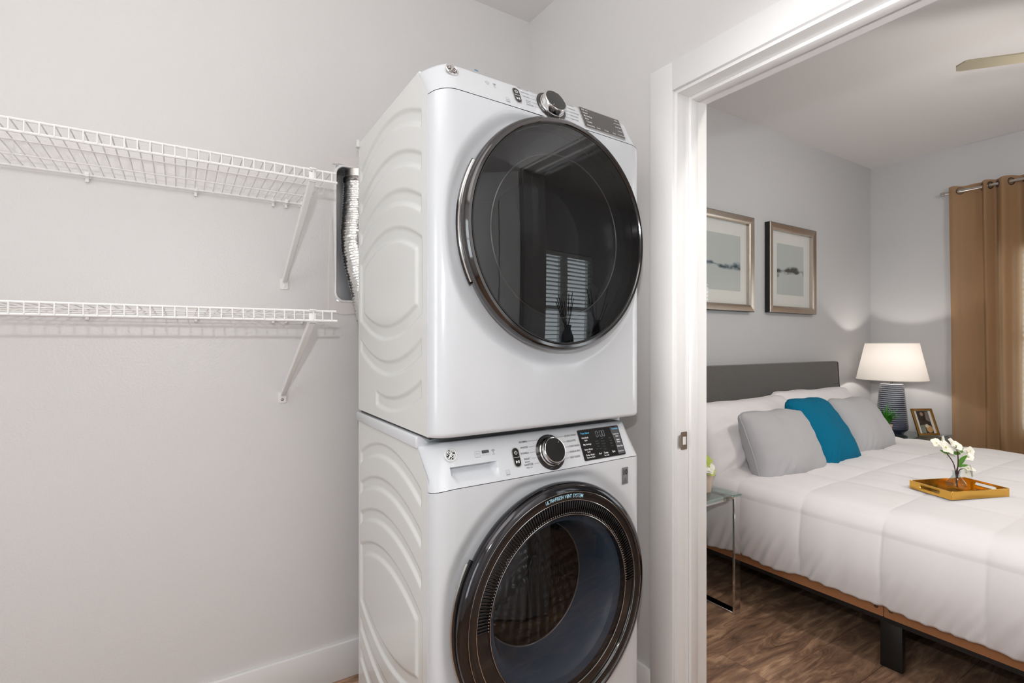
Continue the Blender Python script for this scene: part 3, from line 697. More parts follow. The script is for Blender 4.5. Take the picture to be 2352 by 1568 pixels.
# badge "10" on the washer front, blue tape scrap on the dryer's top edge
yb = base_y(.626)
Mt = frame_m((.626, yb - .0006, .851), (1, .05, 0), (0, 0, 1))
stk = MB().prism(round_rect(.0270, .050, .002, 4), Mt, -.0005, .0008).build('warranty_sticker', mat('grey_sticker', srgb(120, 121, 123), .35), WASHER, xf=MX)
text('10', .021, Mt @ Matrix.Translation((0, .010, .0010)), BLACKM, stk, 'sticker_lettering', 'CENTER', MX, bold=.0008)
for i, s in enumerate(('YEAR', 'LIMITED', 'WARRANTY')): text(s, .0038, Mt @ Matrix.Translation((0, -.0095 - .0048 * i, .0010)), BLACKM, stk, 'sticker_lettering', 'CENTER', MX)
p = (.128, base_y(.128) + PM * .070 + .004, dseam + .0808)
MB().box(-.0045, -.0045, 0, .0045, .0045, .0008, M=frame_m(p, (1, 0, 0), (0, .75, .65))).build('blue_tape', WATER, DRYER, xf=MX)
# hook on the dryer's rear edge
MB().box(-.010, DEP - .016, 1.900, .004, DEP + .006, 1.925, .004, 2).build('hinge_cover', SIDEW, DRYER, xf=MX)

# ------------------------------------------------------------------ wire shelves, their brackets
def dup(o, parent, loc):
    c = o.copy(); COL.objects.link(c); c.parent = parent; c.location = loc; return c
SX0, SX1, SD = -1.70, 0.388, 0.406
def wire_shelf(z, label, clips):
    t = thing('wire_shelf', label, 'shelf', ((SX0 + SX1) / 2, YW, z), 'white wire shelves on the laundry wall')
    yf = YW - SD; yr = YW - .013
    MB().tube([(SX0, yf, z), (SX1, yf, z)], .0034, 8).build('front_rail', WIRE, t)
    MB().tube([(SX0, yf - .002, z - .0275), (SX1 + .003, yf - .002, z - .0275)], .0036, 8).build('lip_rail', WIRE, t)
    MB().tube([(SX0, yr, z - .005), (SX1, yr, z - .005)], .0036, 8).build('rear_rail', WIRE, t)
    for f in (.36, .68):
        MB().tube([(SX0, yf + SD * f, z - .0045), (SX1 - .01, yf + SD * f, z - .0045)], .0021, 6).build('deck_rail', WIRE, t)
    n = int((SX1 - SX0) / .0256)
    x = SX1 - .013
    w = MB().tube([(x, yr + .004, z), (x, yf + .001, z + .0015), (x, yf - .0040, z - .001), (x, yf - .0052, z - .0275)], .00165, 6).build('cross_wire', WIRE, t)
    for k in range(1, n): dup(w, t, (-.0256 * k, 0, 0))
    for i, cx in enumerate(clips):
        c = MB().box(cx - .0055, yr - .007, z - .010, cx + .0055, YW - .0005, z + .004, .002).box(cx - .0045, YW - .010, z - .024, cx + .0045, YW - .0005, z - .006, .002).box(cx - .010, YW - .006, z - .013, cx + .010, YW - .0005, z - .006, .0015)
        c.lathe([(0, .003), (.0035, .002), (.004, 0)], frame_m((cx, YW - .010, z - .018), (-1, 0, 0), (0, 0, 1)), 10)
        c.build('wall_clip', WIRE, t)
    for f in (.36, .68): MB().tube([(SX1 - .012, yf + SD * f, z - .0045), (SX1 - .004, yf + SD * f, z - .0045)], .0028, 6).build('end_cap', PLASTW, t)
    return t
wire_shelf(1.744, 'upper white wire shelf with its underside showing, fixed to the laundry wall', (-.70, -.228, .045, .274, .316, .368))
wire_shelf(1.339, 'lower white wire shelf near eye level, seen almost edge on', (-.70, -.228, .045, .274, .316, .368))
def bracket(z, foot_z, x0, x1, label):
    t = thing('shelf_bracket', label, 'bracket', (x0, YW, foot_z), 'shelf brackets on the laundry wall')
    yf = YW - SD + .004
    a = Vector((x0, YW - .006, foot_z + .012)); b = Vector((x1, yf, z - .030)); d = (b - a).normalized()
    ex = Vector((1, 0, 0)); ex = (ex - d * ex.dot(d)).normalized(); ez = d.cross(ex)
    Mb = Matrix(((ex.x, d.x, ez.x, a.x), (ex.y, d.y, ez.y, a.y), (ex.z, d.z, ez.z, a.z), (0, 0, 0, 1)))
    ln = (b - a).length
    # channel section strut, narrowing to the foot
    s = MB(); prof = [(-.0095, .006), (-.0095, -.004), (-.007, -.006), (.007, -.006), (.0095, -.004), (.0095, .006), (.0078, .006), (.0078, -.003), (-.0078, -.003), (-.0078, .006)]
    s.grid(lambda u, v: Mb @ Vector((prof[round(v * 10) % 10][0] * (.82 + .18 * u), u * ln, prof[round(v * 10) % 10][1])), 10, 10, wrapv=True)
    s.build('strut', GREYP, t)
    f = MB().prism([(x, y) for x, y in round_rect(.026, .036, .004)], frame_m((x0 - .002, YW - .0004, foot_z + .001), (1, 0, 0), (0, 0, 1)), 0, .0035).build('foot_plate', WIRE, t)
    MB().lathe([(0, .003), (.004, .002), (.0055, 0)], frame_m((x0 - .002, YW - .0038, foot_z - .006), (1, 0, 0), (0, 0, 1)), 14).build('screw', SCREWM if 'lower' in label else WIRE, f)
    # hook that grips the lip rail
    h = MB().box(x1 - .0095, yf - .004, z - .034, x1 + .0095, yf + .002, z - .006, .0015).box(x1 - .0095, yf - .012, z + .000, x1 + .0095, yf + .006, z + .0045, .0015)
    h.build('rail_hook', GREYP, t)
bracket(1.744, 1.452, .312, .322, 'slanted grey-white shelf bracket under the upper wire shelf')
bracket(1.339, 1.054, .306, .322, 'slanted grey-white shelf bracket under the lower wire shelf')

# ------------------------------------------------------------------ recessed dryer box and foil duct
DB = thing('dryer_box', 'recessed metal dryer vent box set in the wall behind the machines', 'vent box', (.60, YW, 1.40))
bx0, bx1, bz0, bz1 = .4905, .7125, 1.4055, 1.9015
Mb = frame_m(((bx0 + bx1) / 2, YW, (bz0 + bz1) / 2), (1, 0, 0), (0, 0, 1))
def rr_loft(mb, loops):
    rings = [[mb.bm.verts.new(Mb @ Vector((x, y, d))) for x, y in round_rect(w, h, r, 6)] for w, h, r, d in loops]
    n = len(rings[0])
    for a, b in zip(rings[:-1], rings[1:]):
        for i in range(n): mb.bm.faces.new((a[i], a[(i + 1) % n], b[(i + 1) % n], b[i]))
    return rings
m = MB(); bw, bh = bx1 - bx0, bz1 - bz0
rg = rr_loft(m, [(bw, bh, .03, .004), (bw - .004, bh - .004, .03, -.004), (bw - .010, bh - .010, .03, -.090)])
m.bm.faces.new(rg[-1]); m.build('box_liner', GALV, DB, fix=False)
m = MB(); rr_loft(m, [(bw + .016, bh + .018, .036, .0), (bw + .014, bh + .016, .035, .005), (bw + .004, bh + .004, .031, .006), (bw - .001, bh - .001, .0295, .003)])
m.build('box_flange', TRIM, DB, fix=False)
DU = thing('vent_duct', 'shiny crinkled foil duct hanging out of the wall box behind the dryer', 'duct', (.575, 1.99, 1.40))
ctr = [(.580, 1.999, 1.874), (.578, 1.995, 1.80), (.572, 1.985, 1.72), (.564, 1.972, 1.64), (.570, 1.955, 1.55), (.585, 1.935, 1.46), (.600, 1.915, 1.37), (.620, 1.895, 1.27), (.650, 1.880, 1.17), (.690, 1.870, 1.08), (.74, 1.865, 1.0)]
def cr(P, n):
    out = []
    for i in range(len(P) - 1):
        p0, p1, p2, p3 = [Vector(P[max(0, min(len(P) - 1, j))]) for j in (i - 1, i, i + 1, i + 2)]
        for q in range(n):
            u = q / n; out.append(.5 * (2 * p1 + (p2 - p0) * u + (2 * p0 - 5 * p1 + 4 * p2 - p3) * u * u + (3 * p1 - p0 - 3 * p2 + p3) * u ** 3))
    return out + [Vector(P[-1])]
path = cr(ctr, 26)
rad = [.0535 + .0020 * sin(i * pi / 1.5) + .0012 * noise.noise(Vector((i * .31, 0, 0))) for i in range(len(path))]
mb = MB().tube(path, rad, 40, cap=False)
for v in mb.bm.verts: v.co += Vector((noise.noise(v.co * 70), noise.noise(v.co * 70 + Vector((9, 9, 9))), noise.noise(v.co * 90))) * .0022
mb.build('foil_hose', FOIL, DU, angle=180)
MB().lathe([(.052, 0), (.052, .034), (.050, .034)], Matrix.Translation((.581, 2.0, 1.868)), 40).build('duct_collar', SATIN, DU)
MB().lathe([(.0545, -.012), (.0560, -.010), (.0560, .004), (.0545, .006)], Matrix.Translation((.580, 1.999, 1.868)), 40).box(.585, 1.938, 1.856, .600, 1.945, 1.872, .001).build('hose_clamp', mat('dark_clamp', (.22, .2, .19, 1), .3, metal=1.0), DU)

# ------------------------------------------------------------------ bedroom: pictures
def picture(x0, x1, z0, z1, label, seed, warm):
    t = thing('framed_picture', label, 'picture', ((x0 + x1) / 2, BY, z0), 'framed prints over the bed')
    yb, yf = BY - .002, BY - .042; fw, w, h = .046, x1 - x0, z1 - z0
    M0 = frame_m(((x0 + x1) / 2, yb, (z0 + z1) / 2), (1, 0, 0), (0, 0, 1))
    def side(px, py, qx, qy):      # one mitred moulding: outer edge px..qx, profile across
        m = MB(); ax = Vector((px, py)); bx = Vector((qx, qy)); sg = lambda p, d: Vector((p.x - math.copysign(d, p.x), p.y - math.copysign(d, p.y)))
        prof = [(0, 0), (0, .036), (.003, .040), (.030, .038), (fw - .004, .034), (fw, .031), (fw, .010)]
        ring = [[m.bm.verts.new(M0 @ Vector((*sg(p, d), hh))) for d, hh in prof] for p in (ax, bx)]
        for i in range(len(prof) - 1): m.bm.faces.new((ring[0][i], ring[1][i], ring[1][i + 1], ring[0][i + 1]))
        return m
    c = [(-w / 2, h / 2), (w / 2, h / 2), (w / 2, -h / 2), (-w / 2, -h / 2)]
    for i in range(4): side(*c[i], *c[(i + 1) % 4]).build('frame_side', CHAMP, t, angle=25)
    # black lacquered outer edges
    for i in range(4):
        p, q = c[i], c[(i + 1) % 4]; e = .0012
        m = MB(); k = lambda p, s: (p[0] + math.copysign(s, p[0]), p[1] + math.copysign(s, p[1]))
        v = [m.bm.verts.new(M0 @ Vector((*k(a, e), d))) for a, d in ((p, 0), (q, 0), (q, .036), (p, .036))]; m.bm.faces.new(v); m.build('frame_edge', BLACKW, t)
    iw, ih = w - 2 * fw, h - 2 * fw
    MB().box(-iw / 2 - .003, -ih / 2 - .003, .004, iw / 2 + .003, ih / 2 + .003, .010, M=M0).build('mat_board', MATB, t, smooth=False)
    aw, ah = .345, .36
    if not warm: aw = .37
    # the print: pale wash with a smoky horizon
    am = bpy.data.materials.new('watercolour_print'); am.use_nodes = True; n, l, b = nodes(am); b.inputs['Roughness'].default_value = .9
    tc = n.new('ShaderNodeTexCoord'); sep = n.new('ShaderNodeSeparateXYZ'); l.new(tc.outputs['Generated'], sep.inputs[0])
    nz = n.new('ShaderNodeTexNoise'); nz.inputs['Scale'].default_value = 2.4; nz.inputs['Detail'].default_value = 5; nz.noise_dimensions = '4D'; nz.inputs['W'].default_value = seed
    mp = n.new('ShaderNodeMapping'); mp.inputs['Scale'].default_value = (1.0, 1, 2.2); l.new(tc.outputs['Generated'], mp.inputs[0]); l.new(mp.outputs[0], nz.inputs['Vector'])
    d = n.new('ShaderNodeMath'); d.operation = 'SUBTRACT'; d.inputs[1].default_value = .47 if warm else .45; l.new(sep.outputs['Z'], d.inputs[0])
    nd = n.new('ShaderNodeMath'); nd.operation = 'MULTIPLY_ADD'; nd.inputs[1].default_value = -.34; nd.inputs[2].default_value = .17; l.new(nz.outputs['Fac'], nd.inputs[0])
    ad = n.new('ShaderNodeMath'); ad.operation = 'ADD'; l.new(d.outputs[0], ad.inputs[0]); l.new(nd.outputs[0], ad.inputs[1])
    ab = n.new('ShaderNodeMath'); ab.operation = 'ABSOLUTE'; l.new(ad.outputs[0], ab.inputs[0])
    nz2 = n.new('ShaderNodeTexNoise'); nz2.noise_dimensions = '4D'; nz2.inputs['W'].default_value = seed + 5; nz2.inputs['Scale'].default_value = 3.2; l.new(tc.outputs['Generated'], nz2.inputs['Vector'])
    wdt = n.new('ShaderNodeMath'); wdt.operation = 'MULTIPLY_ADD'; wdt.inputs[1].default_value = .26; wdt.inputs[2].default_value = -.070; l.new(nz2.outputs['Fac'], wdt.inputs[0])
    dv = n.new('ShaderNodeMath'); dv.operation = 'SUBTRACT'; l.new(wdt.outputs[0], dv.inputs[0]); l.new(ab.outputs[0], dv.inputs[1])
    mr = n.new('ShaderNodeMapRange'); mr.inputs['From Min'].default_value = -.02; mr.inputs['From Max'].default_value = .05; l.new(dv.outputs[0], mr.inputs[0])
    rp = n.new('ShaderNodeValToRGB'); e = rp.color_ramp.elements; e[0].position = 0; e[0].color = srgb(192, 195, 192); e[1].position = 1; e[1].color = srgb(60, 74, 84) if not warm else srgb(70, 72, 76)
    x = e.new(.45); x.color = srgb(150, 160, 166) if not warm else srgb(156, 158, 158)
    l.new(mr.outputs[0], rp.inputs[0]); l.new(rp.outputs[0], b.inputs['Base Color'])
    MB().box(-aw / 2, -ah / 2, .0085, aw / 2, ah / 2, .0106, M=M0).build('print', am, t, smooth=False)
    MB().box(-iw / 2 - .002, -ih / 2 - .002, .0150, iw / 2 + .002, ih / 2 + .002, .0165, M=M0).build('picture_glass', PGLASS, t, smooth=False)
picture(3.390, 3.992, 1.454, 2.073, 'framed smoky grey print hanging nearer the corner, black frame edge showing', 2.3, True)
picture(2.610, 3.208, 1.449, 2.070, 'framed blue-grey print partly hidden behind the door jamb', 7.1, False)

# ------------------------------------------------------------------ bed
BX0, BX1, BY0, BY1 = 2.28, 4.20, -0.14, 1.93
BED = thing('bed', 'wide bed with charcoal upholstered headboard and tan side rail on black legs', 'bed', ((BX0 + BX1) / 2, .9, 0))
hb = MB()      # headboard: padded slab leaning back a little
hy = lambda z: 1.945 - .0 + .05 * (z - 1.1)
hb.grid(lambda u, v: Vector((BX0 - .02 + (4.105 - BX0 + .02) * u, 1.925 + .05 * (.30 + .81 * v - 1.1) * 1.2 - .012 * (max(0, 1 - (abs(2 * u - 1)) ** 14) * max(0, 1 - (abs(2 * v - 1)) ** 10)), .30 + .805 * v)), 60, 24)
hb.grid(lambda u, v: Vector((BX0 - .02 + (4.105 - BX0 + .02) * u, 1.925 + .05 * (.30 + .81 * v - 1.1) * 1.2 + .055, .30 + .805 * v)), 2, 2)
for v0, (a, b) in enumerate(((0, 1),)):
    for uu in (0, 1):
        X_ = BX0 - .02 + (4.105 - BX0 + .02) * uu
        hb.grid(lambda u, v: Vector((X_, 1.925 + .06 * (.30 + .81 * v - 1.1) + .055 * u, .30 + .805 * v)), 1, 24)
hb.grid(lambda u, v: Vector((BX0 - .02 + (4.105 - BX0 + .02) * u, 1.925 + .06 * .01 + .055 * v, 1.105 + .004 * sin(pi * v))), 60, 2)
hbo = hb.build('headboard', HEADF, BED)
MB().tube([(4.102, 1.925 + .06 * (z - 1.1) - .001, z) for z in lin(.32, 1.10, 12)], .004, 6).build('headboard_piping', fabric('dark_piping', srgb(58, 44, 38)), hbo)
MB().tube([(x, 1.918 + .06 * (.945 - 1.1), .945) for x in lin(BX0, 4.09, 4)], .003, 6).build('headboard_seam', fabric('seam_charcoal', srgb(62, 60, 58)), hbo)
jy = 0.905
MB().box(BX0, jy + .001, .192, BX0 + .030, BY1 - .03, .335, .003).build('side_rail', TAN, BED)
MB().box(BX0, BY0, .192, BX0 + .030, jy - .001, .335, .003).build('side_rail', TAN, BED)
MB().box(BX1 - .030, BY0, .192, BX1, BY1 - .03, .335, .003).build('side_rail', TAN, BED)
MB().box(BX0 + .03, BY0, .192, BX1 - .03, BY0 + .03, .335, .003).build('foot_rail', TAN, BED)
MB().box(BX0 + .004, BY0 + .01, .174, BX0 + .044, BY1 - .03, .1915).box(BX1 - .044, BY0 + .01, .174, BX1 - .004, BY1 - .03, .1915).box(BX0 + .044, .84, .160, BX1 - .044, .93, .1915).build('steel_frame', BLACKM, BED, smooth=False)
MB().box(BX0 + .03, BY0 + .03, .200, BX1 - .03, BY1 - .04, .225).build('slat_base', BLACKM, BED, smooth=False)
for x in (BX0 + .006, (BX0 + BX1) / 2, BX1 - .036):
    for y in (.845, BY1 - .12, BY0 + .05):
        MB().box(x, y, 0, x + .030, y + .074, .176, .003).build('leg', BLACKM, BED)
for y in (.930, .881):
    MB().lathe([(0, .003), (.006, .0025), (.0075, 0)], frame_m((BX0 - .0002, y, .224), (0, -1, 0), (0, 0, 1)), 16).build('bolt', mat('bronze_bolt', (.16, .09, .05, 1), .4, metal=.8), BED)
MB().box(BX0 + .035, BY0 + .04, .226, BX1 - .035, BY1 - .02, .545, .05, 4).build('mattress', LINEN, BED)

# comforter: boxed quilting over the mattress, gathered hem on the sides
cmX0, cmX1, cTop, cBot = 2.255, 4.165, .592, .252
sec = []
for k in range(37):                       # left hem up to the edge
    f = k / 36; z = cBot + (cTop - .075 - cBot) * f; sec.append((cmX0 - .020 * sin(pi * min(1, f * .85 + .1)), z, -1, 0))
for k in range(1, 13):
    a = pi / 2 * k / 12; sec.append((cmX0 + .005 + .085 * (1 - cos(a)) - .012 * (1 - k / 12), cTop - .075 + .075 * sin(a), -cos(a), sin(a)))
for k in range(1, 150):
    f = k / 150; sec.append((cmX0 + .09 + (cmX1 - cmX0 - .18) * f, cTop + .012 * sin(pi * f), 0, 1))
for k in range(0, 13):
    a = pi / 2 * k / 12; sec.append((cmX1 - .09 + .085 * sin(a), cTop - .075 + .075 * cos(a), sin(a), cos(a)))
for k in range(1, 25):
    f = k / 24; sec.append((cmX1 - .005 + .015 * sin(pi * f), cTop - .075 - (cTop - .075 - cBot) * f, 1, 0))
arc = [0]
for a, b in zip(sec[:-1], sec[1:]): arc.append(arc[-1] + math.hypot(b[0] - a[0], b[1] - a[1]))
u_edge = arc[36 + 7]; SP = .315
def comf(i, y):
    x, z, nx, nz = sec[i]; s = arc[i]
    fu = ((s - u_edge) / SP) % 1.0; fv = ((y - .897) / .303) % 1.0
    pu = abs(sin(pi * fu)); pv = abs(sin(pi * fv))
    onside = i < 38
    if onside: pu = sin(pi / 2 * min(1, abs(u_edge - s) / .14)) * (.55 + .45 * min(1, s / .12))
    puff = .0145 * (pu ** .55) * (pv ** .5)
    p = Vector((x, y, z))
    wr = noise.noise(Vector((x * 5, y * 5, 3))) * .005 + noise.noise(Vector((x * 13, y * 13, 7))) * .0018
    off = puff + wr * (0.5 + pu * pv)
    if i < 26:                            # gathered folds running up from the hem
        k = 1 - i / 26; sl = y + (z - cBot) * .55
        pleat = .6 * (1 - 2 * abs(sin(pi * sl / .052 + 2.2 * noise.noise(Vector((sl * 7, z * 2, 0)))))) + .6 * noise.noise(Vector((sl * 26, z * 5, 1)))
        off += .0165 * pleat * (k ** 1.3) * (.45 + .55 * abs(noise.noise(Vector((y * 5, 2, 9))) * 2))
        p.z += (.014 * noise.noise(Vector((y * 4.2, 0, 5))) - .008 * sin(pi * fv)) * k
        if y > 1.40: p.z -= .018 * (y - 1.40) / .3 * k
    tx, ty = (x - 2.786) * .923 - (y - .828) * .385, (x - 2.786) * .385 + (y - .828) * .923      # weight of the tray presses the filling flat
    off = min(off, .004 + .03 * max(0, abs(tx) - .15, abs(ty) - .10) / .05)
    p += Vector((nx, 0, nz)) * off
    if y < BY0 + .04:
        d = (BY0 + .04 - y); p.y = BY0 + .04 - .10 * (1 - math.exp(-d / .10)); p.z = max(cBot, p.z - max(0, d - .05) * .9)
    return p
ys = lin(-.46, 1.66, 300)
cm = MB(); g = [[cm.bm.verts.new(comf(i, y)) for y in ys] for i in range(len(sec))]
for i in range(len(sec) - 1):
    for j in range(len(ys) - 1): cm.bm.faces.new((g[i][j], g[i][j + 1], g[i + 1][j + 1], g[i + 1][j]))
cmo = cm.build('comforter', LINEN, None, angle=180, fix=False)
tag(cmo, 'white box-quilted comforter with gathered hem spread over the bed', 'comforter')
sm = cmo.modifiers.new('thickness', 'SOLIDIFY'); sm.thickness = .006; sm.offset = -1
# stitched lines of the quilting, as one part of the comforter
st = MB()
for y in [.897 + .303 * k for k in range(-3, 3)]:
    st.tube([comf(i, y) + Vector((sec[i][2], 0, sec[i][3])) * .0005 for i in range(9, len(sec) - 25)], .0016, 4)
idx = [min(range(len(sec)), key=lambda q: abs(arc[q] - (u_edge + SP * k))) for k in range(0, 6)]
for i in idx: st.tube([comf(i, y) + Vector((sec[i][2], 0, sec[i][3])) * .0005 for y in lin(-.08, 1.60, 200)], .0016, 4)
sto = st.build('quilt_stitching', LINEN, cmo)

def cushion(name, label, cat, c, ex, ey, w, h, th, m, group=None, ear=.0, slump=.0, seed=0, seams=True):
    t = thing(name, label, cat, c, group)
    ex = Vector(ex).normalized(); ey = (Vector(ey) - ex * Vector(ey).dot(ex)).normalized(); nz = ex.cross(ey); c = Vector(c)
    def pt(u, v, s):
        a, b = 2 * u - 1, 2 * v - 1
        # concave edges: the corners stand out as ears
        pinch = 1 - ear * (1 - b * b) ; pinchv = 1 - ear * (1 - a * a)
        rc = .13 * (abs(a * b)) ** 9; x = a * w / 2 * pinch * (1 - rc * h / w) + .010 * noise.noise(Vector((b * 1.7, seed, 2))) * abs(a); y = b * h / 2 * pinchv * (1 - rc) + .012 * noise.noise(Vector((a * 1.9, seed, 5))) * abs(b)
        prof = max(0, (1 - abs(a) ** 2.8)) ** .52 * max(0, (1 - abs(b) ** 2.8)) ** .52 * (1 - .16 * b)
        zz = s * th / 2 * prof + slump * (b * b - .3)
        wr = noise.noise(Vector((x * 7 + seed, y * 7, s))) * .014 + noise.noise(Vector((x * 22 + seed, y * 22, s))) * .0025
        edge = (1 - max(abs(a), abs(b)) ** 6)
        ripple = .0065 * (sin(19 * a + 7 * b + seed) * abs(b) ** 5 + sin(17 * b - 6 * a + seed) * abs(a) ** 5 + 1.1 * sin(30 * (a - b * .4)) * max(0, -a - b - .7)) * edge * 1.6
        return c + ex * x + ey * y + nz * (zz + (wr + ripple) * edge)
    b = MB(); N = 44
    for s in (1, -1): b.grid(lambda u, v: pt(u, v, s), N, N)
    bmesh.ops.remove_doubles(b.bm, verts=b.bm.verts[:], dist=.0006)
    o = b.build('cover', m, t, angle=180)
    if seams:
        loop = [pt(i / N, 0, 1) for i in range(N)] + [pt(1, i / N, 1) for i in range(N)] + [pt(1 - i / N, 1, 1) for i in range(N)] + [pt(0, 1 - i / N, 1) for i in range(N)]
        MB().tube(loop, .0026, 6, closed=True).build('edge_seam', m, t)
    return t
cushion('bed_pillow', 'large white pillow leaning on the headboard by the door jamb', 'pillow', (2.71, 1.735, .735), (1, .03, 0), (0, .36, 1), .96, .41, .27, LINEN, 'white bed pillows', .07, seed=1)
cushion('bed_pillow', 'large white pillow behind the teal cushion, nearer the lamp', 'pillow', (3.54, 1.768, .738), (1, -.02, 0), (0, .36, 1), .92, .44, .26, LINEN, 'white bed pillows', .08, seed=5)
cushion('throw_cushion', 'light grey cushion in front of the white pillow, nearest the door', 'cushion', (2.598, 1.487, .724), (1, -.06, -.03), (0, .42, 1), .52, .38, .22, GREYF, 'grey cushions', .06, seed=3)
cushion('throw_cushion', 'light grey cushion on the far side, beside the green plant', 'cushion', (3.525, 1.525, .735), (1, .02, -.02), (.0, .50, 1), .53, .38, .21, GREYF, 'grey cushions', .06, seed=8)
cushion('throw_cushion', 'teal square cushion leaning between the two grey cushions', 'cushion', (3.03, 1.505, .742), (1, .03, -.03), (-.02, .55, 1), .435, .43, .20, TEAL, None, .04, seed=6)

# ------------------------------------------------------------------ nightstands with chrome loops and glass tops
def nightstand(x0, x1, y0, y1, zt, label):
    t = thing('nightstand', label, 'nightstand', ((x0 + x1) / 2, (y0 + y1) / 2, 0), 'chrome and glass nightstands')
    MB().box(x0 - .004, y0 - .004, zt - .010, x1 + .004, y1 + .004, zt, .002, 2).build('glass_top', TGLASS, t)
    fw, th = .042, .012
    for xa in (x0, x1 - fw):
        for nm, b in (('leg', (xa, y0, 0, xa + fw, y0 + th, zt - .0105)), ('leg', (xa, y1 - th, 0, xa + fw, y1, zt - .0105)), ('foot_bar', (xa, y0 + th, 0, xa + fw, y1 - th, th)), ('top_bar', (xa, y0 + th, zt - .0105 - th, xa + fw, y1 - th, zt - .0105))):
            MB().box(*b, .001, 1).build(nm, CHROME, t)
    MB().box(x0 + fw, y0 + .03, zt - .034, x1 - fw, y0 + .04, zt - .0105).box(x0 + fw, y1 - .04, zt - .034, x1 - fw, y1 - .03, zt - .0105).build('cross_bar', CHROME, t, smooth=False)
    return t
nightstand(1.60, 2.176, 1.440, 2.00, .553, 'chrome and glass nightstand by the doorway, cut off by the jamb')
nightstand(4.365, 4.925, 1.500, 2.03, .552, 'chrome and glass nightstand in the far corner under the lamp')

# table lamp
LC = Vector((4.585, 1.765, .552))
LAMP = thing('table_lamp', 'table lamp with ribbed navy ceramic base and white tapered shade', 'lamp', LC)
prof = []
for k in range(161):
    v = k / 160; z = .375 * v
    r = .078 + .026 * sin(pi * min(1, max(0, (v * 1.02)) ) ** .8) * (1 - .35 * v) if v < .12 else None
    # silhouette: rounded foot, widest low down, tapering to the shoulder
    r = (.074 + .031 * sstep(v, 0, .12)) if v < .12 else .105 - .030 * ((v - .12) / .88) ** 1.15
    if v > .16: r += .0022 * sin(2 * pi * v * 25)
    prof.append((r, z))
prof = [(0, 0), (.070, 0)] + prof + [(.070, .378), (.02, .380), (0, .380)]
lampm = mat('navy_white_glaze', srgb(52, 60, 80), .2, coat=.5)
n_, l_, b_ = nodes(lampm); tc = n_.new('ShaderNodeTexCoord'); sp_ = n_.new('ShaderNodeSeparateXYZ'); l_.new(tc.outputs['Object'], sp_.inputs[0])
mm = n_.new('ShaderNodeMath'); mm.operation = 'MULTIPLY'; mm.inputs[1].default_value = 2 * pi * 25 / .375; l_.new(sp_.outputs['Z'], mm.inputs[0])
si = n_.new('ShaderNodeMath'); si.operation = 'SINE'; l_.new(mm.outputs[0], si.inputs[0])
mr_ = n_.new('ShaderNodeMapRange'); mr_.inputs['From Min'].default_value = .2; mr_.inputs['From Max'].default_value = .8; l_.new(si.outputs[0], mr_.inputs[0])
hi = n_.new('ShaderNodeMapRange'); hi.inputs['From Min'].default_value = .03; hi.inputs['From Max'].default_value = .16; hi.inputs['To Max'].default_value = .85; l_.new(sp_.outputs['Z'], hi.inputs[0])
mu = n_.new('ShaderNodeMath'); mu.operation = 'MULTIPLY'; l_.new(mr_.outputs[0], mu.inputs[0]); l_.new(hi.outputs[0], mu.inputs[1])
mx_ = n_.new('ShaderNodeMix'); mx_.data_type = 'RGBA'; mx_.inputs[6].default_value = srgb(44, 52, 74); mx_.inputs[7].default_value = srgb(188, 194, 208); l_.new(mu.outputs[0], mx_.inputs[0]); l_.new(mx_.outputs[2], b_.inputs['Base Color'])
MB().lathe(prof, Matrix.Translation(LC), 64).build('lamp_base', lampm, LAMP)
MB().lathe([(.008, .378), (.006, .40), (.006, .56), (0, .56)], Matrix.Translation(LC), 16).build('lamp_stem', BRONZE, LAMP)
shz0, shz1 = .412, .688
sh = MB().lathe([(.228 + (.170 - .228) * k / 10, shz0 + (shz1 - shz0) * k / 10) for k in range(11)], Matrix.Translation(LC), 72).build('lamp_shade', SHADE, LAMP, fix=False)
for r, z in ((.228, shz0), (.170, shz1)):
    MB().tube([LC + Vector((r * cos(a), r * sin(a), z)) for a in [2 * pi * k / 72 for k in range(72)]], .0022, 6, closed=True).build('shade_trim', SHADE, sh)
for a in (0, 2 * pi / 3, 4 * pi / 3):
    MB().tube([LC + Vector((0, 0, .655)), LC + Vector((.17 * cos(a), .17 * sin(a), .685))], .0015, 5).build('shade_spoke', BRONZE, sh)
MB().lathe([(0, .46), (.018, .462), (.030, .50), (.022, .535), (.012, .545)], Matrix.Translation(LC), 20).build('bulb', mat('warm_bulb', (1, .9, .8, 1), .5, emit=(1, .88, .74), estr=3), LAMP)
light('lamp_bulb_light', 'POINT', LC + Vector((0, 0, .535)), 13.0, (1, .93, .86), shadow_soft_size=.03)

# potted grass
PC = Vector((4.425, 1.742, .552))
PL = thing('potted_grass', 'small green grass plant in a cream pot in front of the lamp', 'plant', PC)
MB().lathe([(0, .001), (.030, .001), (.034, .01), (.043, .085), (.041, .088), (.038, .080), (0, .078)], Matrix.Translation(PC), 32).build('pot', POTW, PL)
rg = random.Random(11); tuft = MB()
for k in range(90):
    a = rg.uniform(0, 2 * pi); ln = rg.uniform(.12, .205); sp = rg.uniform(.03, .145); w = rg.uniform(.003, .0055); r0 = rg.uniform(0, .026)
    d = Vector((cos(a), sin(a), 0)); q = Vector((-sin(a), cos(a), 0)); P0 = PC + d * r0 + Vector((0, 0, .076)); prev = None
    for i in range(7):
        f = i / 6; p = P0 + d * sp * f ** 1.7 + Vector((0, 0, ln * (f - .22 * f * f * (sp / .06)))); ww = w * (1 - f ** 1.6) + .0003
        cur = (tuft.bm.verts.new(p - q * ww), tuft.bm.verts.new(p + q * ww))
        if prev: tuft.bm.faces.new((prev[0], prev[1], cur[1], cur[0]))
        prev = cur
tag(tuft.build('grass_tuft', GRASSM, PL, fix=False), kind='stuff')

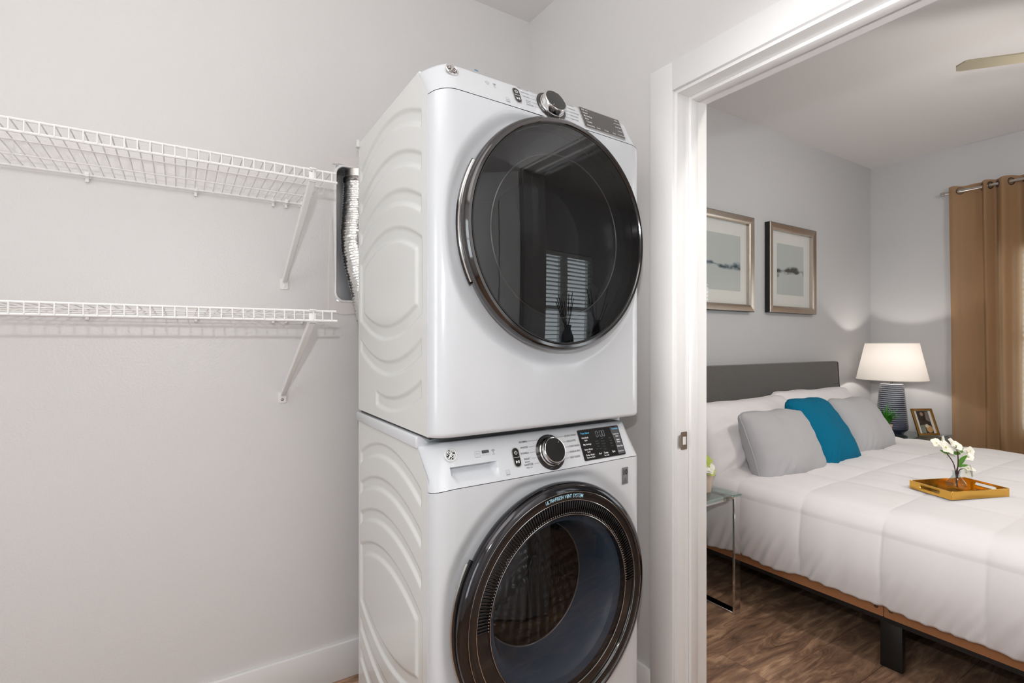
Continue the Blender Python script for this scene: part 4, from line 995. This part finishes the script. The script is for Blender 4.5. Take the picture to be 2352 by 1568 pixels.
# photo frame leaning on its easel
FC = Vector((4.685, 1.565, .553)); fx = Vector((.87, -.49, -.0)).normalized(); fy = Vector((.49 * .40, .87 * .40, 1)); fy = (fy - fx * fy.dot(fx)).normalized()
PF = thing('photo_frame', 'small gold photo frame standing beside the lamp', 'photo frame', FC)
Mf = frame_m(FC, fx, fy)
fwid, fhei = .165, .205
outer = round_rect(fwid, fhei, .002, 1)
for (x0, y0, x1, y1) in ((-fwid / 2, 0, -fwid / 2 + .017, fhei), (fwid / 2 - .017, 0, fwid / 2, fhei), (-fwid / 2 + .017, fhei - .017, fwid / 2 - .017, fhei), (-fwid / 2 + .017, 0, fwid / 2 - .017, .017)):
    MB().box(x0, y0, 0, x1, y1, .012, .002, 2, M=Mf).build('frame_side', GOLDF, PF)
MB().box(-fwid / 2 + .012, .012, .001, fwid / 2 - .012, fhei - .012, .005, M=Mf).build('backing_board', MATB, PF, smooth=False)
ph = MB().box(-.046, .018, .005, .046, .186, .0056, M=Mf).build('photograph', mat('photo_dark', srgb(46, 40, 40), .3), PF, smooth=False)
def blob(pts, c, nm, h=.0062):
    m = MB(); m.prism(pts, Mf, .0056, h); m.build(nm, mat('print_' + nm, c, .4), ph, smooth=False)
ell = lambda cx, cy, a, b, n=14: [(cx + a * cos(2 * pi * k / n), cy + b * sin(2 * pi * k / n)) for k in range(n)]
blob([(-.044, .020), (-.012, .020), (-.008, .082), (-.044, .078)], srgb(132, 140, 128), 'cushion_print')
blob([(.012, .12), (.044, .10), (.044, .182), (.020, .182)], srgb(120, 110, 104), 'room_print')
blob(ell(-.012, .135, .026, .030), srgb(26, 22, 24), 'person_print', .0064)
blob(ell(-.010, .163, .012, .015), srgb(176, 140, 124), 'face_print', .0067)
blob(ell(.020, .050, .024, .028), srgb(206, 160, 106), 'dog_print', .0065); blob(ell(.006, .072, .014, .014), srgb(232, 214, 186), 'muzzle_print', .0068)
MB().box(-fwid / 2 + .012, .012, .0072, fwid / 2 - .012, fhei - .012, .0080, M=Mf).build('frame_glass', PGLASS, PF, smooth=False)
E2 = Mf @ Vector((0, .13, 0)); nrm = fx.cross(fy); ft = Vector((FC.x, FC.y, FC.z)) - Vector((nrm.x, nrm.y, 0)).normalized() * .085
MB().tube([E2, ft + Vector((-.02, 0, .003))], .004, 6, flat=.4).build('easel_leg', GOLDF, PF)

# flowers at the jamb (stand on the near nightstand)
FLC = Vector((2.065, 1.545, .553))
def flower(mbp, mbc, p, r, nrm, rg, petals=5):
    nrm = Vector(nrm).normalized(); a = Vector((0, 0, 1)).cross(nrm)
    a = a.normalized() if a.length > .01 else Vector((1, 0, 0)); b = nrm.cross(a)
    for k in range(petals):
        t = 2 * pi * k / petals + rg.uniform(-.15, .15); d = a * cos(t) + b * sin(t); q = nrm.cross(d)
        rows = []
        for i in range(5):
            f = i / 4; w = r * .55 * sin(pi * (.12 + .80 * f)) ; cpt = p + d * r * f + nrm * r * (.38 * f - .30 * f * f)
            rows.append([mbp.bm.verts.new(cpt + q * w * s + nrm * r * .10 * (s * s)) for s in (-1, 0, 1)])
        for i in range(4):
            for j in range(2): mbp.bm.faces.new((rows[i][j], rows[i][j + 1], rows[i + 1][j + 1], rows[i + 1][j]))
    mbc.lathe([(0, r * .16), (r * .12, r * .12), (r * .14, 0)], frame_m(p, a, b), 8)
NFL = thing('potted_flowers', 'cream and green flowers just showing at the door jamb, on the near nightstand', 'flowers', FLC)
MB().lathe([(0, .001), (.024, .001), (.028, .02), (.034, .085), (.031, .088), (0, .082)], Matrix.Translation(FLC), 24).build('pot', POTW, NFL)
rg = random.Random(5)
for k in range(9):
    a = rg.uniform(0, 2 * pi); p = FLC + Vector((cos(a) * .034, sin(a) * .034, rg.uniform(.10, .165)))
    pm_, pc_ = MB(), MB(); flower(pm_, pc_, p, .026, (cos(a), sin(a), .6), rg); b = pm_.build('blossom', PETAL if k % 2 else mat('lime_petal', srgb(190, 206, 96), .6), NFL, fix=False); pc_.build('blossom_centre', PETALC, b)
st_ = MB()
for k in range(9): a = k * .7; st_.tube([FLC + Vector((0, 0, .08)), FLC + Vector((cos(a) * .026, sin(a) * .026, .13))], .0015, 5)
st_.build('stems', LEAF, NFL)

# ------------------------------------------------------------------ tray with vase of blossom on the bed
TC = Vector((2.786, .828, .612)); ta = Vector((.24, -.10, 0)).normalized(); tb = Vector((.10, .24, 0)).normalized()
TR = thing('serving_tray', 'polished gold serving tray lying on the comforter', 'tray', TC)
Mt = frame_m(TC, ta, tb); L2, B2, hh, tk = .142, .090, .034, .0035
MB().box(-L2, -B2, 0, L2, B2, .0035, M=Mt).build('tray_floor', GOLD, TR, smooth=False)
for s in (-1, 1): MB().box(-L2, s * B2 - tk / 2, .0, L2, s * B2 + tk / 2, hh, .001, 1, M=Mt).build('long_side', GOLD, TR)
for s in (-1, 1):        # short sides with a pill-shaped hand hole
    m = MB(); Ms_ = Mt @ frame_m((s * L2 - tk / 2, 0, 0), (0, 1, 0), (0, 0, 1))
    oc = [(-B2, 0), (B2, 0), (B2, hh), (-B2, hh)]; ic = [(x, y + hh * .56) for x, y in round_rect(.088, .0165, .008, 5)]
    n = len(ic)
    def outp(x, y):
        k = max(abs(x) / B2, (abs(y - hh * .56)) / (hh * .56 if y < hh * .56 else hh * .44)); k = max(k, 1e-6)
        return (x / k, hh * .56 + (y - hh * .56) / k)
    for d in (0, tk):
        vi = [m.bm.verts.new(Ms_ @ Vector((x, y, d))) for x, y in ic]; vo = [m.bm.verts.new(Ms_ @ Vector((*outp(x, y), d))) for x, y in ic]
        for i in range(n): m.bm.faces.new((vi[i], vi[(i + 1) % n], vo[(i + 1) % n], vo[i]))
        if d == 0: a_i, a_o = vi, vo
    for i in range(n):
        m.bm.faces.new((a_i[i], a_i[(i + 1) % n], vi[(i + 1) % n], vi[i])); m.bm.faces.new((a_o[i], a_o[(i + 1) % n], vo[(i + 1) % n], vo[i]))
    so = m.build('short_side', GOLD, TR, angle=30)
    MB().tube([Ms_ @ Vector((x, y, tk / 2)) for x, y in ic], .0026, 6, closed=True).build('handle_rim', GOLD, so)
VC = TC + ta * .025 + tb * .028 + Vector((0, 0, .0037))
VA = thing('bud_vase', 'small clear glass bud vase standing in the gold tray', 'vase', VC)
MB().lathe([(0, 0), (.020, .0005), (.034, .008), (.037, .018), (.032, .034), (.020, .048), (.0135, .060), (.0140, .072), (.0165, .078), (.0150, .0775), (.0125, .071), (.0118, .060), (.018, .047), (.030, .033), (.0345, .018), (.031, .010), (0, .006)], Matrix.Translation(VC), 48).build('vase_body', VGLASS, VA)
BR = thing('blossom_branch', 'cream blossom sprigs with brown twigs and green leaves in the bud vase', 'flowers', VC + Vector((0, 0, .01)))
right = Vector((.8416, -.5402, 0)); back = Vector((.5402, .8409, 0))
def vp(a, u, d=0.0): return VC + right * a + back * d + Vector((0, 0, u))
stems = [[vp(.004, .008), vp(-.002, .06), vp(-.012, .11), vp(-.028, .145, .01), vp(-.055, .178, .01)], [vp(.004, .008), vp(.004, .07), vp(.003, .11, -.005), vp(.002, .15, -.005), vp(-.004, .19)], [vp(.0, .02), vp(.004, .075, .004), vp(.018, .105, .006), vp(.045, .135, .01), vp(.058, .155, .01)], [vp(.002, .02), vp(.006, .08, -.006), vp(.03, .09, -.01), vp(.045, .085, -.012)]]
for P in stems: MB().tube(cr(P, 6), .0021, 6).build('twig', STEM, BR)
rg = random.Random(21)
for (a, u, d, r) in ((-.078, .196, .01, .020), (-.050, .212, .012, .014), (-.056, .180, -.01, .028), (-.038, .186, .012, .026), (-.022, .200, 0, .018), (-.008, .170, -.008, .026), (.006, .184, .008, .020), (-.020, .150, .014, .020), (.055, .152, .012, .020), (.072, .160, .016, .018), (.050, .138, .0, .018), (.040, .090, -.012, .022), (.055, .080, -.004, .022), (.030, .074, -.014, .018), (-.040, .150, .012, .017)):
    pm_, pc_ = MB(), MB(); flower(pm_, pc_, vp(a, u, d), r * 1.2, Vector((rg.uniform(-.6, .6), rg.uniform(-1.1, -.3), rg.uniform(.1, .9))), rg)
    b = pm_.build('blossom', PETAL, BR, fix=False); pc_.build('blossom_centre', PETALC, b)
def leaf(p, d, ln, w, nrm):
    m = MB(); d = Vector(d).normalized(); q = d.cross(Vector(nrm)).normalized(); nn = q.cross(d); rows = []
    for i in range(8):
        f = i / 7; ww = w * sin(pi * (f * .93 + .04)) ** .8; c_ = p + d * ln * f - nn * ln * .12 * f * f
        rows.append([m.bm.verts.new(c_ + q * ww * s + nn * abs(s) * ww * .35) for s in (-1, 0, 1)])
    for i in range(7):
        for j in range(2): m.bm.faces.new((rows[i][j], rows[i][j + 1], rows[i + 1][j + 1], rows[i + 1][j]))
    m.build('leaf', LEAF, BR, fix=False)
leaf(vp(.006, .098, -.005), right * .5 + Vector((0, 0, .85)), .058, .012, back)
leaf(vp(.004, .098, -.005), right * 1 + Vector((0, 0, .2)), .040, .006, back); leaf(vp(-.03, .150), -right + Vector((0, 0, .45)), .050, .005, back)
leaf(vp(.002, .150, -.006), right * .6 + Vector((0, 0, .5)), .026, .008, back); leaf(vp(.0, .15, -.006), -right * .5 + Vector((0, 0, .4)), .022, .007, back); leaf(vp(.052, .142), right * .2 - Vector((0, 0, .3)), .02, .005, back)

# ------------------------------------------------------------------ window, blinds, curtain
def window(n, axis, c0, c1, z0, z1, at, sgn, label, mull):
    # frame set in the wall opening; 'sgn' = direction to the outside
    w = bpy.data.objects.new('window_%d' % n, None); COL.objects.link(w); w['kind'] = 'structure'; WM[w.name] = Matrix.Identity(4)
    def bx(a0, a1, b0, b1, d0, d1, nm, m, bev=.002):
        lo, hi = sorted((at + sgn * d0, at + sgn * d1))
        if axis == 'X': o = MB().box(lo, a0, b0, hi, a1, b1, bev).build(nm, m, w)
        else: o = MB().box(a0, lo, b0, a1, hi, b1, bev).build(nm, m, w)
        return o
    f = .035
    cuts = [c0] + mull + [c1]
    bx(c0, c1, z0, z0 + f, .06, .10, 'window_frame', TRIM); bx(c0, c1, z1 - f, z1, .06, .10, 'window_frame', TRIM)
    for c in cuts:
        a0, a1 = (c, c + f) if c == c0 else ((c - f, c) if c == c1 else (c - .06, c + .06)); bx(a0, a1, z0, z1, .058, .102, 'window_frame', TRIM)
    bx(c0 + .01, c1 - .01, (z0 + z1) / 2 - .018, (z0 + z1) / 2 + .018, .065, .095, 'meeting_rail', TRIM)
    for a, b in zip(cuts[:-1], cuts[1:]): bx(a + .02, b - .02, z0 + .02, z1 - .02, .079, .083, 'window_pane', WGLASS, 0)
    bx(c0 - .03, c1 + .03, z0 - .022, z0, -.03, .06, 'window_sill', TRIM, .004)
    return cuts
def blind(axis, a0, a1, z0, z1, at, sgn, label, tilt=12):
    t = thing('window_blind', label, 'blind', (at, (a0 + a1) / 2, z1) if axis == 'X' else ((a0 + a1) / 2, at, z1), 'slatted blinds of the bedroom')
    def M_(zc, ang): return (Matrix.Translation((at + sgn * .032, 0, zc)) @ Matrix.Rotation(radians(ang), 4, 'Y')) if axis == 'X' else (Matrix.Translation((0, at + sgn * .032, zc)) @ Matrix.Rotation(radians(ang), 4, 'X'))
    b = (lambda w, h: (-w, a0 + .006, -h, w, a1 - .006, h)) if axis == 'X' else (lambda w, h: (a0 + .006, -w, -h, a1 - .006, w, h))
    MB().box(*b(.024, .022), .003, M=M_(z1 - .024, 0)).build('head_rail', SLAT, t)
    z = z1 - .070; s0 = None; zz0 = z
    while z > z0 + .035:
        if s0 is None: s0 = MB().box(*b(.024, .0014), .0008, 1, M=M_(z, tilt)).build('slat', SLAT, t)
        else: dup(s0, t, (0, 0, z - zz0))
        z -= .043
    MB().box(*b(.024, .008), .003, M=M_(z0 + .012, 0)).build('bottom_rail', SLAT, t)
    for f in (.12, .88):
        a = a0 + (a1 - a0) * f; p = lambda zc: (at + sgn * .032, a, zc) if axis == 'X' else (a, at + sgn * .032, zc)
        MB().tube([p(z0 + .01), p(z1 - .03)], .0012, 5).build('ladder_cord', SLAT, t)
window(1, 'X', -.65, 1.165, .60, 1.945, BX, 1, '', [.26])
blind('X', -.65, .20, .60, 1.945, BX, 1, 'white slatted blind in the bedroom window, half further from the headboard')
blind('X', .32, 1.165, .60, 1.945, BX, 1, 'white slatted blind behind the tan curtain, half nearer the headboard')
window(3, 'X', -.10, 1.0, .72, 2.12, LX, -1, '', [])  # invented window, unseen, there only as fill light from the left
window(2, 'Y', 2.80, 3.70, .85, 2.05, BF, -1, '', [3.25])
blind('Y', 2.80, 3.70, .85, 2.05, BF, -1, 'white slatted blind in the front bedroom window')

CU = thing('curtain', 'tan grommet curtain panel hanging from a steel rod beside the window', 'curtain', (4.86, 1.2, .05))
RODZ = 2.367; RX = 4.865
CK = [(1.52, -.004), (1.498, -.012), (1.47, -.020), (1.435, 0), (1.37, .034), (1.31, 0), (1.288, -.040), (1.265, 0), (1.245, .034), (1.225, 0), (1.19, -.048), (1.155, 0), (1.12, .036), (1.08, 0), (1.03, -.046), (.98, 0), (.93, .040), (.88, 0), (.83, -.046), (.78, 0), (.73, .04), (.68, 0), (.63, -.046), (.58, 0), (.53, .04), (.48, 0), (.44, -.02)]
def cx_(y, z):
    for i in range(len(CK) - 1):
        if CK[i][0] >= y > CK[i + 1][0] or i == len(CK) - 2:
            u = max(0, min(1, (CK[i][0] - y) / (CK[i][0] - CK[i + 1][0]))); p = [CK[max(0, min(len(CK) - 1, q))][1] for q in (i - 1, i, i + 1, i + 2)]
            o = .5 * (2 * p[1] + (p[2] - p[0]) * u + (2 * p[0] - 5 * p[1] + 4 * p[2] - p[3]) * u * u + (3 * p[1] - p[0] - 3 * p[2] + p[3]) * u ** 3); break
    d = (RODZ - z) / 2.3
    return RX + o * (1 - .30 * max(0, d)) + .016 * noise.noise(Vector((y * 5, z * 1.1, 2))) * min(1, max(0, (2.42 - z) * .8))
m = MB()
def cf(u, v):
    z = 2.405 - (2.405 - .02) * v; y = 1.498 - 1.02 * u; taper = 1 - .0 * v
    y = 1.498 - .030 * v - (1.02 - .03 * v) * u
    return Vector((cx_(1.498 - 1.02 * u, z), y, z + (.004 * sin(u * 60) if v == 0 else 0)))
m.grid(cf, 220, 60); cp_ = m.build('curtain_cloth', CURT, CU, angle=180, fix=False)
# grommets where the rod passes
yy = []
prev = None
for k in range(2000):
    y = 1.498 - 1.02 * k / 2000; s = cx_(y, RODZ) - RX
    if prev is not None and prev * s < 0: yy.append(y)
    prev = s
for y in yy:
    d = Vector((cx_(y - .004, RODZ) - cx_(y + .004, RODZ), -.008, 0)).normalized(); nrm = Vector((d.y, -d.x, 0))
    Mg = frame_m((RX, y, RODZ), d, (0, 0, 1))
    MB().lathe([(.019, -.003), (.024, -.0035), (.0275, 0), (.024, .0035), (.019, .003), (.019, -.003)], Mg, 28).build('grommet', BRONZE, CU)
ROD = thing('curtain_rod', 'brushed steel curtain rod with plain end over the bedroom window', 'curtain rod', (RX, .3, RODZ))
MB().tube([(RX, 1.545, RODZ), (RX, -1.10, RODZ)], .0105, 16).build('rod', NICKEL, ROD)
MB().lathe([(0, .006), (.0105, .005), (.0125, .002), (.0125, -.020), (.0105, -.022)], frame_m((RX, 1.546, RODZ), (0, 0, 1), (1, 0, 0)), 20).build('end_cap', NICKEL, ROD)
for y in (1.46, .26, -.98): MB().tube([(RX, y, RODZ - .006), (RX + .03, y, RODZ - .022), (BX, y, RODZ - .022)], .005, 8).lathe([(0, 0), (.02, 0), (.02, .005), (0, .006)], frame_m((BX, y, RODZ - .022), (0, 1, 0), (0, 0, -1)) , 16).build('rod_bracket', NICKEL, ROD)

# ------------------------------------------------------------------ ceiling fan (one blade reaches into the picture)
HC = Vector((3.23, .39, 0))
FAN = thing('ceiling_fan', 'ceiling fan with slim grey-brown blade reaching in under the bedroom ceiling', 'ceiling fan', (HC.x, HC.y, CZ))
MB().lathe([(0, CZ - .001), (.07, CZ - .001), (.065, CZ - .04), (.02, CZ - .06), (.013, CZ - .065), (.013, 2.50), (.05, 2.49), (.105, 2.46), (.11, 2.41), (.09, 2.37), (.05, 2.36), (0, 2.36)], Matrix.Translation(HC), 40).build('motor', NICKEL, FAN)
MB().lathe([(.05, 2.36), (.10, 2.345), (.115, 2.31), (.10, 2.27), (.05, 2.245), (0, 2.24)], Matrix.Translation(HC), 40).build('light_globe', mat('frosted_globe', (1, .95, .9, 1), .4, emit=(1, .84, .66), estr=2.5), FAN)
def blade(ang):
    d = Vector((cos(ang), sin(ang), 0)); q = Vector((-sin(ang), cos(ang), 0)); zc = 2.45
    def bp(u, v, s):
        r = .14 + .46 * u; tip = 1 if u < .93 else sqrt(max(0, 1 - ((u - .93) / .07) ** 2)) * .999 + .001
        w = (.036 + .008 * u) * tip
        return HC + d * r + q * w * (2 * v - 1) + Vector((0, 0, zc + .03 * w * (2 * v - 1) + s * .003))
    m = MB()
    for s in (-1, 1): m.grid(lambda u, v: bp(u, v, s), 28, 6)
    m.grid(lambda u, v: bp(u, 0, 2 * v - 1), 28, 1); m.grid(lambda u, v: bp(u, 1, 2 * v - 1), 28, 1); m.grid(lambda u, v: bp(0, u, 2 * v - 1), 6, 1)
    bmesh.ops.remove_doubles(m.bm, verts=m.bm.verts[:], dist=.0002)
    b = m.build('blade', BLADE, FAN)
    MB().box(.08, -.018, -.003, .24, .018, .003, .002, M=Matrix.Translation(HC + Vector((0, 0, zc - .007))) @ Matrix.Rotation(ang, 4, 'Z')).build('blade_iron', NICKEL, b)
a0 = math.atan2(.855 - HC.y, 2.85 - HC.x)
for k in range(3): blade(a0 + 2 * pi * k / 3)

# dresser with two vases in front of the other window: seen only as a reflection in the dryer's door
DR_ = thing('dresser', 'dark dresser under the front bedroom window', 'dresser', (3.2, BF + .25, 0))
MB().box(2.55, BF + .05, .06, 3.95, BF + .50, .95, .006).build('carcass', DRESS, DR_); MB().box(2.53, BF + .04, .95, 3.97, BF + .52, .975, .004).build('top', DRESS, DR_)
for i in range(3):
    for x in (2.58, 3.27): MB().box(x, BF + .50, .10 + .28 * i, x + .65, BF + .515, .36 + .28 * i, .003).build('drawer', DRESS, DR_)
for x in (2.57, 3.89):
    for y in (.07, .45): MB().box(x, BF + y, 0, x + .04, BF + y + .04, .06).build('leg', DRESS, DR_)
for i, (x, hgt) in enumerate(((2.98, .36), (3.45, .42))):
    c = Vector((x, BF + .30, .975)); v = thing('branch_vase', ('shorter' if i == 0 else 'taller') + ' dark vase of branches on the dresser', 'vase', c)
    MB().lathe([(0, 0), (.05, 0), (.075, .10), (.07, .18), (.035, hgt - .10), (.045, hgt - .06), (.03, hgt - .07), (0, .02)], Matrix.Translation(c), 28).build('vase_body', BLACKW, v)
    rg = random.Random(i)
    for k in range(8):
        a = rg.uniform(0, 2 * pi); e = c + Vector((cos(a) * .16, sin(a) * .10, hgt + rg.uniform(.12, .3)))
        MB().tube([c + Vector((0, 0, hgt - .12)), (c + e) / 2 + Vector((0, 0, .1)), e], .004, 5).build('branch', STEM, v)
